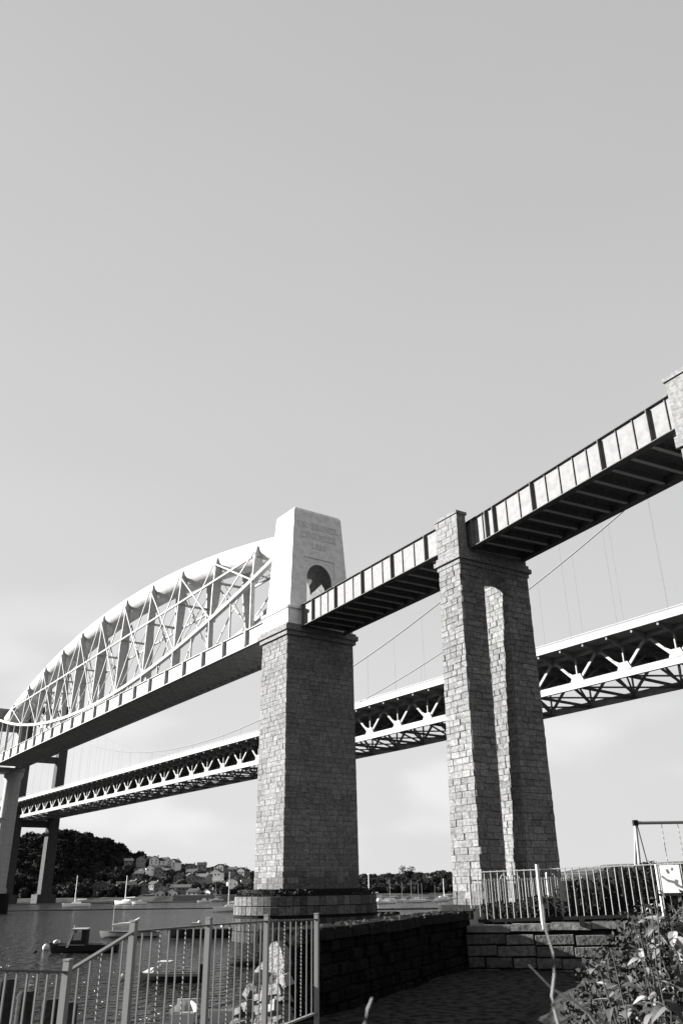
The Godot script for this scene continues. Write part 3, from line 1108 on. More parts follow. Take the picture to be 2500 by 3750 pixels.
# ---------------------------------------------------------------- quay wall, terrace wall
func quay() -> void:
	var s := Vector3(-0.62, 0, -11.95)
	var e := Vector3(2.62, 0, -19.45)
	var d := (e - s).normalized()
	var nn := Vector3(-d.z, 0, d.x)
	if nn.x < 0:
		nn = -nn
	var t := thing("quay_wall", "dark rubble parapet wall between the railing and the terrace, broken at its near end", "stone wall", (s + e) / 2 + Vector3(0, 3.4, 0), "", true)
	var l := s.distance_to(e)
	var bs := Basis(d, Vector3.UP, nn)
	var core := MB.new()
	core.box((s + e) / 2 - nn * 0.32 + Vector3(0, 3.4, 0), Vector3(l, 1.9, 0.5), bs)
	part("core", core, M.wet, t)
	lay(t, [[func(_h: float) -> Array: return [s - nn * 0.06, e - nn * 0.06], nn]], 3.2, 4.32, 0.16, 0.14, 0.4, [0.011, 0.013, 0.009, 0.016], M.stone_v, M.t_blotch, 0.5, 250, 0.02, "stone_block", 0.035, M.t_rough)
	# uneven coping stones
	var x := 0.0
	while x < l - 0.2:
		var w := rng.randf_range(0.4, 0.8)
		var b := MB.new()
		var ctr := s + d * (x + w / 2) - nn * 0.3 + Vector3(0, 4.4 + rng.randf_range(-0.015, 0.02), 0)
		b.box(ctr, Vector3(minf(w, l - x) - 0.02, 0.14 + rng.randf_range(0, 0.03), 0.66), bs.rotated(nn, rng.randf_range(-0.02, 0.02)))
		part("coping_stone", b, M.wet, t)
		x += w
	# the broken, sunlit near end: rough stones stepping down
	var f := FastNoiseLite.new()
	f.seed = 4
	f.frequency = 1.0
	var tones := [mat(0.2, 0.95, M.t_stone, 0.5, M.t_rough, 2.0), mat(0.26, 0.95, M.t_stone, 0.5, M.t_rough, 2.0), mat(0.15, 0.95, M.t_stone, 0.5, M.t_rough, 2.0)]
	var front := (-d - nn * 0.6).normalized()
	var left := Vector3(-0.98, 0, 0.2).normalized()
	# one pointed upright slab on a pile of rounded rubble
	var slab := MB.new()
	var so := s - d * 0.12 - nn * 0.34
	var prof := [Vector3(-0.27, 3.86, 0), Vector3(-0.25, 4.0, 0), Vector3(-0.12, 4.13, 0), Vector3(-0.02, 4.33, 0), Vector3(0.06, 4.36, 0), Vector3(0.13, 4.27, 0), Vector3(0.17, 4.1, 0), Vector3(0.13, 3.9, 0), Vector3(0.0, 3.82, 0)]
	var pr := []
	var rt := Vector3(0.78, 0, 0.62).normalized()
	for q in prof:
		pr.append(so + rt * q.x * 1.25 + Vector3(0, q.y, 0))
	slab.prism(pr, Vector3(0.1, 0, -0.16), so + Vector3(0, 4.05, 0))
	part("end_slab", slab, tones[1], t)
	var rows := 11
	for r in rows:
		var yy := 3.92 - r * 0.1
		var half := 0.2 + 0.028 * r
		var cnt := 5 + r / 3
		for i in cnt:
			var off := lerpf(-half - 0.02 * r, half, (i + 0.5 + rng.randf_range(-0.25, 0.25)) / cnt)
			var b := MB.new()
			var rr := rng.randf_range(0.055, 0.1)
			var cpos := so + rt * off * 1.25 + Vector3(-0.02 * r, yy + rng.randf_range(-0.03, 0.03), 0.012 * r + rng.randf_range(-0.05, 0.05))
			var bq := Basis.from_euler(Vector3(rng.randf_range(-0.35, 0.35), rng.randf() * TAU, rng.randf_range(-0.35, 0.35)))
			var pc := []
			for yq in [-1.0, 1.0]:
				for xz in [[-1.0, -1.0], [1.0, -1.0], [1.0, 1.0], [-1.0, 1.0]]:
					var sh: float = 0.72 if yq > 0 else 1.0
					pc.append(cpos + bq * Vector3(xz[0] * rr * 1.35 * sh * rng.randf_range(0.75, 1.15), yq * rr * 0.72 * rng.randf_range(0.8, 1.2), xz[1] * rr * sh * rng.randf_range(0.75, 1.15)))
			b.hexa(pc)
			part("rubble_stone", b, tones[rng.randi() % 3], t)

func terrace() -> void:
	var t := thing("terrace_wall", "low coursed stone wall in sun below the tall bar railing", "stone wall", tw(4, -0.2, 3.3), "", true)
	var bs := Basis(TWD, Vector3.UP, TWN)
	var core := MB.new()
	core.box(tw(4.5, -0.28, 3.4), Vector3(9.0, 1.2, 0.4), bs)
	part("core", core, M.wet, t)
	lay(t, [[func(_h: float) -> Array: return [tw(0.02, -0.07, 0), tw(9.0, -0.07, 0)], TWN]], 3.02, 4.07, 0.21, 0.45, 0.85, [0.10, 0.13, 0.115, 0.145, 0.09], M.stone_v, M.t_stone, 0.9, 300, 0.012, "stone_block", 0.012, M.t_rough)
	var x := 0.05
	while x < 8.8:
		var w := rng.randf_range(0.7, 1.1)
		var b := MB.new()
		b.box(tw(x + w / 2, -0.28, 4.14), Vector3(w - 0.015, 0.12, 0.54), bs)
		part("coping_stone", b, M.stone, t)
		x += w

# ---------------------------------------------------------------- railings
func bar_mesh(h: float, w: float) -> ArrayMesh:
	var b := MB.new()
	b.box(Vector3(0, h / 2, 0), Vector3(w, h, w), Basis.IDENTITY)
	return b.done()

func twist_mesh(h: float, w: float) -> ArrayMesh:
	var b := MB.new()
	var n := int(h / 0.012)
	for i in n:
		var y0 := h * i / n
		var y1 := h * (i + 1) / n
		var r0 := y0 * TAU / 0.16
		var r1 := y1 * TAU / 0.16
		for j in 4:
			var a := Vector3(cos(r0 + j * PI / 2), 0, sin(r0 + j * PI / 2)) * w * 0.8 + Vector3(0, y0, 0)
			var c := Vector3(cos(r0 + (j + 1) * PI / 2), 0, sin(r0 + (j + 1) * PI / 2)) * w * 0.8 + Vector3(0, y0, 0)
			var d := Vector3(cos(r1 + (j + 1) * PI / 2), 0, sin(r1 + (j + 1) * PI / 2)) * w * 0.8 + Vector3(0, y1, 0)
			var e := Vector3(cos(r1 + j * PI / 2), 0, sin(r1 + j * PI / 2)) * w * 0.8 + Vector3(0, y1, 0)
			b.quad(a, c, d, e, (a + c + d + e) / 4 - Vector3(0, (y0 + y1) / 2, 0))
	return b.done()

func put(called: String, mesh: Mesh, m: Material, parent: Node3D, at: Vector3, yaw := 0.0) -> MeshInstance3D:
	var o := MeshInstance3D.new()
	o.mesh = mesh
	o.material_override = m
	o.name = called
	o.position = at - (base_of.get(parent, Vector3.ZERO) as Vector3)
	o.rotation.y = yaw
	parent.add_child(o, true)
	return o

func near_railing() -> void:
	var t := thing("quay_railing", "grey iron railing with square posts and some twisted bars along the quay edge", "railing", Vector3(-1.1, 3.45, -9.5), "", true)
	var yaw := -0.34
	# posts along the edge: position and top height
	var zs := [-11.73, -10.25, -8.94, -7.67, -6.87]
	var tops := [4.672, 4.705, 4.722, 4.746, 4.52]
	var railh := [4.612, 4.65, 4.667, 4.674, 4.447]
	var at := []
	for i in zs.size():
		var xx: float = -0.393 - 0.345 * (zs[i] + 11.73)
		at.append(Vector3(xx, 0, zs[i]))
	at.append(Vector3(-0.393 - 0.345 * 8.53, 0, -3.2))
	tops.append(4.88)
	railh.append(4.82)
	var dir := (at[5] - at[0] as Vector3).normalized()
	for i in at.size():
		var b := MB.new()
		var p: Vector3 = at[i]
		var low := 3.3
		b.box(p + Vector3(0, (low + tops[i]) / 2, 0), Vector3(0.052, tops[i] - low, 0.052), Basis.IDENTITY.rotated(Vector3.UP, yaw))
		var q := part("post", b, M.railw, t)
		var c := MB.new()
		c.box(p + Vector3(0, tops[i] + 0.008, 0), Vector3(0.058, 0.012, 0.058), Basis.IDENTITY.rotated(Vector3.UP, yaw))
		part("post_cap", c, M.railw, q)
	var counts := [8, 8, 8, 5, 34]
	for i in 5:
		var p: Vector3 = at[i]
		var q: Vector3 = at[i + 1]
		var lo := 3.58
		var r := MB.new()
		r.bar(p + Vector3(0, railh[i], 0), q + Vector3(0, railh[i + 1], 0), 0.04, 0.016)
		part("top_rail", r, M.rail_top, t)
		var r2 := MB.new()
		r2.bar(p + Vector3(0, lo, 0), q + Vector3(0, lo, 0), 0.04, 0.022)
		part("bottom_rail", r2, M.railw, t)
		var n: int = counts[i]
		for k in n:
			var f := float(k + 1) / (n + 1)
			var hh := lerpf(railh[i], railh[i + 1], f) - lo
			var c := p.lerp(q, f) + Vector3(0, lo, 0)
			if k % 3 == 2 and i < 4:
				put("twisted_bar", twist_mesh(hh, 0.0088), M.railw, t, c)
			else:
				put("bar", bar_mesh(hh, 0.012), M.railw, t, c, yaw)

func terrace_railing() -> void:
	var t := thing("terrace_railing", "tall plain bar railing on top of the sunlit terrace wall", "railing", tw(4, -0.1, 4.2), "", true)
	var lo := 4.29
	var b := MB.new()
	b.bar(tw(0.3, -0.1, lo), tw(8.8, -0.1, lo), 0.05, 0.06)
	part("bottom_rail", b, M.dark, t)
	var tp := MB.new()
	tp.bar(tw(0.3, -0.1, 5.22), tw(8.8, -0.1, 5.16), 0.025, 0.018)
	part("top_rail", tp, M.rail, t)
	for k in 60:
		var x := 0.35 + k * 0.14
		put("bar", bar_mesh(0.95 - 0.006 * x, 0.016), M.railw, t, tw(x, -0.1, lo), 0.35)
	for p in [[1.62, 5.31, 0.07], [3.95, 5.19, 0.05], [6.4, 5.2, 0.07], [8.7, 5.2, 0.07]]:
		var c := MB.new()
		c.tube([tw(p[0], -0.04, 4.1), tw(p[0], -0.04, p[1])], [p[2] * 0.55], 10)
		part("post", c, M.white, t)
	for x in [2.4, 4.8]:
		var c := MB.new()
		c.box(tw(x, 0.02, 4.2), Vector3(0.1, 0.12, 0.12), Basis(TWD, Vector3.UP, TWN))
		part("bracket", c, M.dark, t)

func bow_panel(parent: Node3D, p: Vector3, q: Vector3, n: int, h: float, hoops: Array) -> void:
	for y in [0.06, h - 0.16]:
		var b := MB.new()
		b.bar(p + Vector3(0, y, 0), q + Vector3(0, y, 0), 0.03, 0.04)
		part("rail", b, M.rail, parent)
	for k in n:
		put("bar", bar_mesh(h - 0.1, 0.022), M.rail, parent, p.lerp(q, float(k) / (n - 1)))
	for f in hoops:
		var c := p.lerp(q, f)
		var d := (q - p).normalized()
		var pts := []
		for i in 11:
			var an := PI * i / 10
			pts.append(c + d * cos(an) * 0.13 + Vector3(0, h - 0.12 + sin(an) * 0.15, 0))
		var b := MB.new()
		b.tube(pts, [0.014], 6)
		part("hoop", b, M.rail, parent)

func bow_railing() -> void:
	var t := thing("bow_top_railing", "pale bow-top railing with hoops around the foot of the two-column pier", "railing", Vector3(6.5, 4.2, -34), "", true)
	var c := [Vector3(4.6, 4.18, -33.5), Vector3(6.35, 4.18, -34.2), Vector3(7.7, 4.2, -34.4), Vector3(8.35, 4.2, -37.5), Vector3(10.5, 4.1, -40)]
	bow_panel(t, c[0], c[1], 17, 1.1, [0.78, 0.98])
	bow_panel(t, c[1], c[2], 13, 1.1, [0.1])
	bow_panel(t, c[2], c[3], 22, 1.15, [0.1, 0.4, 0.75])
	bow_panel(t, c[3], c[4], 18, 1.15, [0.2, 0.6])
	for p in [c[0], c[1], c[2], c[3], c[4]]:
		put("post", bar_mesh(1.12, 0.06), M.rail, t, p)

func notice_board() -> void:
	var o := tw(4.19, 0.02, 4.67)
	var t := thing("notice_board", "white rectangular notice board fixed to the terrace railing, with dark marks", "sign", o, "", false, -0.348)
	var b := MB.new()
	b.box(Vector3(0, 0.25, 0), Vector3(0.37, 0.5, 0.012), Basis.IDENTITY)
	part("panel", b, M.board, t)
	var r := MB.new()
	r.box(Vector3(0.1, -0.03, -0.02), Vector3(0.75, 0.04, 0.03), Basis.IDENTITY)
	part("bracket", r, M.dark, t)
	var mk := MB.new() # flat dark strokes on the panel: two short, and a long bent one below
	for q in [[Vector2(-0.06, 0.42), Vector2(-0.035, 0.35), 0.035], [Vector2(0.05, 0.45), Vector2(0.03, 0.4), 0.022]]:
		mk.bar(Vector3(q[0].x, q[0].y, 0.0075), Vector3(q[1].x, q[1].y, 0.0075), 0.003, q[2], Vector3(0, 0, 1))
	part("dark_mark", mk, mat(0.12, 0.7), t)
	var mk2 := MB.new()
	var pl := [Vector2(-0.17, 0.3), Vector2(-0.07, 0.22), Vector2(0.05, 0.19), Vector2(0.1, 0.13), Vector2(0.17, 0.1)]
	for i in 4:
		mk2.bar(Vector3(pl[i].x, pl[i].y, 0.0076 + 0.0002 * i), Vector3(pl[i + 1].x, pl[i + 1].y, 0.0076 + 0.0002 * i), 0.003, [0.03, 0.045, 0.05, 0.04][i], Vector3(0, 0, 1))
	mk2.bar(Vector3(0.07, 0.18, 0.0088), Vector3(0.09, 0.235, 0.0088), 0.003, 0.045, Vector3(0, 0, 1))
	part("dark_mark", mk2, mat(0.16, 0.7), t)

func swing_set() -> void:
	var t := thing("swing_frame", "thin steel playground swing frame rising behind the terrace railing", "swing", Vector3(10.4, 4.2, -27), "", true)
	for x in [8.95, 12.1]:
		var s := -1.0 if x < 10 else 1.0
		for l in [Vector3(s * 0.3, -2.4, 0.55), Vector3(s * 0.12, -2.4, -0.75)]:
			var b := MB.new()
			b.tube([Vector3(x, 6.66, -27), Vector3(x, 6.66, -27) + l], [0.045], 8)
			part("leg", b, M.grey, t)
		var j := MB.new()
		j.box(Vector3(x, 6.66, -27), Vector3(0.14, 0.16, 0.14), Basis.IDENTITY)
		part("corner_joint", j, M.dark, t)
	var br := MB.new()
	br.tube([Vector3(8.9, 6.66, -27), Vector3(12.15, 6.66, -27)], [0.05], 8)
	part("top_bar", br, M.grey, t)
	for sx in [[9.75, 10.25], [10.85, 11.35]]:
		var seat := MB.new()
		seat.box(Vector3((sx[0] + sx[1]) / 2, 4.72, -27), Vector3(0.5, 0.04, 0.2), Basis.IDENTITY)
		part("seat", seat, M.rubber, t)
		for x in sx:
			var c := MB.new()
			for i in 24:
				var y := 4.74 + i * 0.0795
				c.box(Vector3(x, y + 0.04, -27), Vector3(0.022 if i % 2 == 0 else 0.01, 0.085, 0.01 if i % 2 == 0 else 0.022), Basis.IDENTITY)
			part("chain", c, M.grey, t)
	var stay := MB.new()
	stay.tube([Vector3(9.0, 6.6, -27), Vector3(9.5, 4.2, -27.6)], [0.018], 6)
	part("stay", stay, M.grey, t)

# ---------------------------------------------------------------- foliage
func leaf(b: MB, p: Vector3, s: float, r: RandomNumberGenerator, up := 0.0) -> void:
	var d := Vector3(r.randf_range(-1, 1), r.randf_range(-1, 1) + up, r.randf_range(-1, 1)).normalized()
	var x := d.cross(Vector3(r.randf_range(-1, 1), r.randf_range(-1, 1), r.randf_range(-1, 1))).normalized()
	var y := d.cross(x)
	var k := b.v.size()
	for q in [[-1.0, 0.0], [0.0, -0.55], [1.0, 0.0], [0.0, 0.55]]:
		b.v.append(p + x * q[0] * s + y * q[1] * s)
		b.n.append(d)
		b.c.append(b.col)
	b.ix.append_array([k, k + 2, k + 1, k, k + 3, k + 2])

func crown(b: MB, lobes: Array, leaves: int, size: float, r: RandomNumberGenerator) -> void:
	for i in leaves:
		var lb: Array = lobes[r.randi() % lobes.size()]
		var d := Vector3(r.randf_range(-1, 1), r.randf_range(-1, 1), r.randf_range(-1, 1)).normalized()
		leaf(b, lb[0] + d * lb[1] * pow(r.randf(), 0.35), size * r.randf_range(0.6, 1.3), r, 0.4)

func hedge() -> void:
	# dark scrub on the bank behind the terrace railing
	var t := thing("hedge", "dark unclipped hedge behind the terrace railing, rising to the right", "hedge", tw(4, -2.6, 4.1), "", true)
	var r := RandomNumberGenerator.new()
	r.seed = 31
	var core := MB.new()
	var f := FastNoiseLite.new()
	f.frequency = 0.8
	var lv := MB.new()
	for i in 52:
		var k := 0.1 + i * 0.17
		var top := 4.52 + 0.11 * k if k < 1.85 else minf(4.93 + 0.22 * (k - 1.9), 5.22)
		top += 0.05 * sin(k * 7.0)
		var hh := (top - 4.0) / 2
		for zz in [-1.9, -2.6, -3.3]:
			var cc := tw(k, zz, 4.0 + hh)
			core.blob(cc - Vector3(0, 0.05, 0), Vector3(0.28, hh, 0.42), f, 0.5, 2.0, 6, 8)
			for j in 170:
				var d := Vector3(r.randf_range(-1, 1), r.randf_range(-0.9, 1), r.randf_range(-1, 1)).normalized()
				leaf(lv, cc + d * Vector3(0.33, hh * 1.05, 0.48), r.randf_range(0.02, 0.05), r, 0.5)
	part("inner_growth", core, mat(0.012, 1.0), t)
	var o := part("foliage", lv, mat(0.022, 0.9), t)
	o.set_meta("kind", "stuff")

func far_trees() -> void:
	var r := RandomNumberGenerator.new()
	r.seed = 77
	# the wood on the hill: one mass
	var f := FastNoiseLite.new()
	f.seed = 2
	f.frequency = 1.0
	var tree := MB.new()
	for i in 150:
		var d := Vector3(r.randf_range(-1, 1), r.randf_range(-0.5, 1), r.randf_range(-1, 1)).normalized()
		leaf(tree, Vector3(0, 0.55, 0) + d * Vector3(0.5, 0.5, 0.5) * r.randf_range(0.75, 1.05), r.randf_range(0.08, 0.17), r, 0.5)
	tree.blob(Vector3(0, 0.5, 0), Vector3(0.44, 0.46, 0.44), f, 0.5, 3.0, 6, 9)
	var tm := tree.done()
	for wood in 2:
		var xf := []
		var tries := 0
		var want := 3000 if wood == 0 else 2200
		while xf.size() < want and tries < 60000:
			tries += 1
			var x := r.randf_range(-420, -148) if wood == 0 else r.randf_range(-152, 75)
			var z := r.randf_range(-640, -424)
			if wood == 1:
				z = r.randf_range(-600, -418)
			var s := r.randf_range(4.5, 8.5)
			if wood == 1:
				s = r.randf_range(2.2, 5.2)
				var hit := false
				for hq in house_at:
					var hz: float = z - hq.z
					if absf(x - hq.x + hz * 0.12) < hq.y * 0.5 + 1.6 and hz > -6.0 and hz < 16.0:
						hit = true
						s = 1.6
				if hit and r.randf() < 0.8:
					continue
			var tr := Transform3D(Basis.IDENTITY.rotated(Vector3.UP, r.randf() * TAU).scaled(Vector3(s * 1.15, s * r.randf_range(0.8, 1.2), s * 1.15)), Vector3(x, far_h(x, z) - 0.3, z))
			xf.append(tr)
		var mm := MultiMesh.new()
		mm.transform_format = MultiMesh.TRANSFORM_3D
		mm.mesh = tm
		mm.instance_count = xf.size()
		for i in xf.size():
			mm.set_instance_transform(i, xf[i])
		var o := MultiMeshInstance3D.new()
		o.multimesh = mm
		o.material_override = M.leaf_far if wood == 0 else M.leaf_mid
		o.name = "woodland" if wood == 0 else "hillside_shrubs"
		add_child(o)
		o.set_meta("kind", "stuff")
		tag(o, "dense dark wood covering the hill behind the suspension tower" if wood == 0 else "garden trees and shrubs between the hillside houses", "woodland" if wood == 0 else "shrubs")
	# single trees on the skyline of the far shore at right
	var spots := [[6.0, 9.6, 4.4, "round tree on the far shore just right of the river tower"], [11.5, 9.9, 4.6, "second round tree right of the river tower on the far shore"], [17.0, 9.8, 4.2, "leafy tree behind the tall mast on the far shore"], [22.5, 8.6, 4.0, "low broad tree between masts on the far shore skyline"], [27.6, 9.6, 3.6, "bushy tree left of the tallest skyline tree"], [31.0, 14.6, 4.4, "tallest tree on the far shore skyline, with open ragged crown"], [35.8, 12.0, 4.2, "spreading tree just right of the tallest skyline tree"], [40.6, 9.2, 3.4, "small tree in the dip of the far skyline"], [45.0, 11.2, 4.4, "rounded tree left of the two-column pier on the skyline"], [50.0, 11.1, 4.6, "broad tree touching the two-column pier on the skyline"], [54.0, 10.2, 4.2, "tree hidden partly by the two-column pier"]]
	var protos := []
	for k in 3:
		var th := thing("shore_tree", "", "tree", Vector3.ZERO, "trees on the far shore")
		var b := MB.new()
		b.tube([Vector3(0, 0, 0), Vector3(0.1, 3, 0), Vector3(0.0, 6, 0.2)], [0.35, 0.25, 0.1], 7)
		for i in 5:
			var an := TAU * i / 5
			b.tube([Vector3(0.05, 3.0 + i * 0.4, 0), Vector3(cos(an) * 1.8, 5.5 + i * 0.4, sin(an) * 1.8)], [0.14, 0.04], 5)
		part("trunk", b, M.bark, th)
		var lobes := []
		for i in 9:
			lobes.append([Vector3(r.randf_range(-2.6, 2.6), r.randf_range(3.6, 8.4), r.randf_range(-2.6, 2.6)), r.randf_range(1.0, 1.9)])
		var c := MB.new()
		crown(c, lobes, 1500, 0.3, r)
		part("crown", c, M.leaf_mid, th)
		protos.append(th)
	for i in spots.size():
		var sp: Array = spots[i]
		var z := -446.0 + 8.0 * sin(i * 2.1)
		var at := Vector3(sp[0], far_h(sp[0], z) - 0.2, z)
		var k := i % 3
		var o: Node3D = protos[k]
		var sc: float = (sp[1] - at.y) / 9.8
		if i < 3:
			o.position = at
			o.scale = Vector3.ONE * sc
			o.set_meta("label", sp[3])
		else:
			o = dup(protos[k], at, i * 1.3, sp[3], sc)

# ---------------------------------------------------------------- houses on the far bank
func house(x: float, z: float, w: float, y0: float, y1: float, tone: float, label: String, turn: float, gable: bool) -> void:
	var hgt := maxf(y1 - y0, 2.6) + 0.6
	var ww := maxf(w, 4.6)
	var dp := 6.0
	var t := thing("house", label, "house", Vector3(x, y0 - 0.3, z), "houses on the far hillside", false, turn)
	var eave := hgt * 0.62
	var m := MB.new()
	m.box(Vector3(0, eave / 2 - 1.0, 0), Vector3(ww, eave + 2.0, dp), Basis.IDENTITY)
	if gable:
		m.prism([Vector3(-ww / 2, eave, dp / 2), Vector3(ww / 2, eave, dp / 2), Vector3(0, hgt - 0.06, dp / 2)], Vector3(0, 0, -dp), Vector3(0, eave + 0.5, dp / 2))
	else:
		m.prism([Vector3(ww / 2, eave, -dp / 2), Vector3(ww / 2, eave, dp / 2), Vector3(ww / 2, hgt - 0.06, 0)], Vector3(-ww, 0, 0), Vector3(ww / 2, eave + 0.5, 0))
	var wall := part("wall", m, mat(tone * (0.5 if tone < 0.6 else 1.0), 0.85), t)
	var rf := MB.new()
	var th := 0.14
	if gable:
		for s in [-1.0, 1.0]:
			rf.hexa([Vector3(s * (ww / 2 + 0.3), eave - 0.15, dp / 2 + 0.3), Vector3(0, hgt, dp / 2 + 0.3), Vector3(0, hgt + th, dp / 2 + 0.3), Vector3(s * (ww / 2 + 0.3), eave - 0.15 + th, dp / 2 + 0.3), Vector3(s * (ww / 2 + 0.3), eave - 0.15, -dp / 2 - 0.3), Vector3(0, hgt, -dp / 2 - 0.3), Vector3(0, hgt + th, -dp / 2 - 0.3), Vector3(s * (ww / 2 + 0.3), eave - 0.15 + th, -dp / 2 - 0.3)])
	else:
		for s in [-1.0, 1.0]:
			rf.hexa([Vector3(ww / 2 + 0.3, eave - 0.15, s * (dp / 2 + 0.3)), Vector3(ww / 2 + 0.3, hgt, 0), Vector3(ww / 2 + 0.3, hgt + th, 0), Vector3(ww / 2 + 0.3, eave - 0.15 + th, s * (dp / 2 + 0.3)), Vector3(-ww / 2 - 0.3, eave - 0.15, s * (dp / 2 + 0.3)), Vector3(-ww / 2 - 0.3, hgt, 0), Vector3(-ww / 2 - 0.3, hgt + th, 0), Vector3(-ww / 2 - 0.3, eave - 0.15 + th, s * (dp / 2 + 0.3))])
	var roof := part("roof", rf, mat(0.05 + 0.04 * rng.randf(), 0.8), t)
	var ch := MB.new()
	ch.box(Vector3(ww * 0.32, hgt * 0.98, -0.4), Vector3(0.6, 1.4, 0.6), Basis.IDENTITY)
	part("chimney", ch, M.grey, roof)
	var n := clampi(int(ww / 1.9), 2, 5)
	for k in n:
		var xx := lerpf(-ww / 2, ww / 2, (k + 0.5) / n)
		for fl in (2 if eave > 2.9 else 1):
			var b := MB.new()
			b.box(Vector3(xx, eave * (0.55 if eave <= 2.9 else (0.28 + 0.46 * fl)), dp / 2 + 0.02), Vector3(0.75, 0.75, 0.06), Basis.IDENTITY)
			part("window", b, M.glass_dark, wall)

func far_houses() -> void:
	var list := [
		[-130.1, -530.0, 5.2, 18.6, 21.2, 0.35, "grey house nearest the wood on the hillside skyline"],
		[-125.1, -540.0, 5.1, 19.1, 22.8, 0.5, "pale house second from the wood on the skyline"],
		[-116.7, -540.0, 5.5, 18.7, 22.8, 0.7, "bright white gabled house on the skyline above a dark gap"],
		[-110.8, -540.0, 5.6, 18.0, 21.8, 0.65, "white house with sloping roof in the skyline row"],
		[-104.2, -540.0, 4.8, 16.6, 20.9, 0.6, "tall narrow pale house ending the upper skyline row"],
		[-92.3, -530.0, 5.2, 15.1, 17.9, 0.3, "dull grey house below the middle of the skyline"],
		[-87.8, -540.0, 5.3, 15.2, 18.8, 0.5, "pale house with chimney right of the skyline middle"],
		[-112.7, -510.0, 4.4, 13.8, 16.9, 0.78, "small white gable standing alone below the skyline row"],
		[-106.5, -505.0, 4.8, 11.8, 15.5, 0.4, "house with a bright sloping roof edge halfway up the hill"],
		[-113.6, -490.0, 4.3, 10.9, 13.4, 0.28, "dim grey cottage among trees below the white gable"],
		[-89.7, -480.0, 4.8, 8.7, 12.0, 0.3, "left house of the pair halfway down the slope"],
		[-84.2, -480.0, 4.8, 8.3, 12.0, 0.38, "right house of the pair halfway down the slope"],
		[-77.2, -480.0, 8.0, 8.5, 11.6, 0.45, "long grey terrace house across the slope"],
		[-72.5, -500.0, 6.0, 10.5, 14.2, 0.8, "large white house with a broad bright front high on the right"],
		[-75.0, -534.0, 6.7, 14.9, 17.2, 0.3, "long low grey house on the skyline at right"],
		[-66.5, -522.0, 5.0, 12.9, 15.6, 0.4, "grey house near the end of the skyline"],
		[-60.6, -520.0, 6.5, 11.8, 15.2, 0.3, "wide dull house beside the last skyline trees"],
		[-58.8, -460.0, 5.2, 5.4, 9.0, 0.78, "white house with a tail-like lean-to left of the river tower"],
		[-51.6, -458.0, 4.9, 4.3, 8.7, 0.82, "bright rounded white house next to the river tower edge"],
		[-59.5, -490.0, 5.2, 8.9, 11.4, 0.35, "grey house above the white lean-to house"],
		[-119.3, -440.0, 7.9, 4.4, 8.0, 0.22, "dim house front among dark trees near the far shore"],
		[-108.2, -440.0, 9.2, 4.6, 8.0, 0.3, "grey terrace near the shore behind the tall pair of masts"],
		[-100.2, -441.0, 4.6, 5.0, 8.0, 0.25, "small gabled house right of the shore terrace"],
		[-89.1, -433.0, 6.9, 3.4, 6.1, 0.35, "shore terrace with a row of small upper windows"],
		[-80.2, -435.0, 9.8, 3.7, 6.0, 0.25, "long low dark-windowed terrace by the far shore"],
		[-87.7, -424.0, 4.6, 1.5, 3.9, 0.6, "white boathouse on the waterfront below the shore terrace"],
		[-82.2, -424.0, 4.6, 1.5, 3.6, 0.7, "small white shed on the waterfront right of the boathouse"],
		[-72.0, -425.0, 5.3, 1.8, 3.2, 0.55, "pale low shed at the left end of the pale quay"],
		[-64.7, -425.0, 4.6, 1.6, 3.1, 0.6, "pale low shed at the right end of the pale quay"],
		[38.5, -455.0, 6.5, 6.2, 8.6, 0.5, "pale house showing between trees right of the skyline tall tree"],
		[43.6, -458.0, 5.0, 5.8, 8.0, 0.55, "second pale house among the far shore trees at right"]]
	for i in list.size():
		var q: Array = list[i]
		house_at.append(Vector3(q[0], q[2], q[1]))
		house(q[0], q[1], q[2], q[3], q[4], q[5], q[6], rng.randf_range(-0.5, 0.4), i % 3 != 0)
	for tone in 3:
		for row in 3:
			for side in 3:
				var x := -134.0 + 28.0 * side + rng.randf_range(2.0, 26.0)
				var z := -458.0 - 30.0 * row - rng.randf_range(0.0, 26.0)
				var y0 := far_h(x, z) + 0.4
				house_at.append(Vector3(x, 5.0, z))
				var label: String = "tiny %s house on the %s slope of the far hillside, %s" % [["grey", "pale", "bright white"][tone], ["lower", "middle", "upper"][row], ["at the wood's edge", "mid-way along the houses", "towards the river tower"][side]]
				house(x, z, rng.randf_range(4.6, 6.5), y0, y0 + rng.randf_range(2.6, 3.6), [0.32, 0.55, 0.95][tone], label, rng.randf_range(-0.7, 0.5), (tone + side) % 2 == 0)
	# pale quay below the houses
	var t := thing("far_quay", "pale stone quay along the far shore left of the river tower", "quay", Vector3(-66, 0, -404), "", true)
	var b := MB.new()
	b.hexa([Vector3(-78, -1, -404), Vector3(-46, -1, -404), Vector3(-46, -1, -422), Vector3(-78, -1, -422), Vector3(-78, 2.2, -405), Vector3(-46, 1.9, -405), Vector3(-46, 1.9, -422), Vector3(-78, 2.2, -422)])
	part("quay_face", b, mat(0.16, 0.9, M.t_soft, 6.0), t)

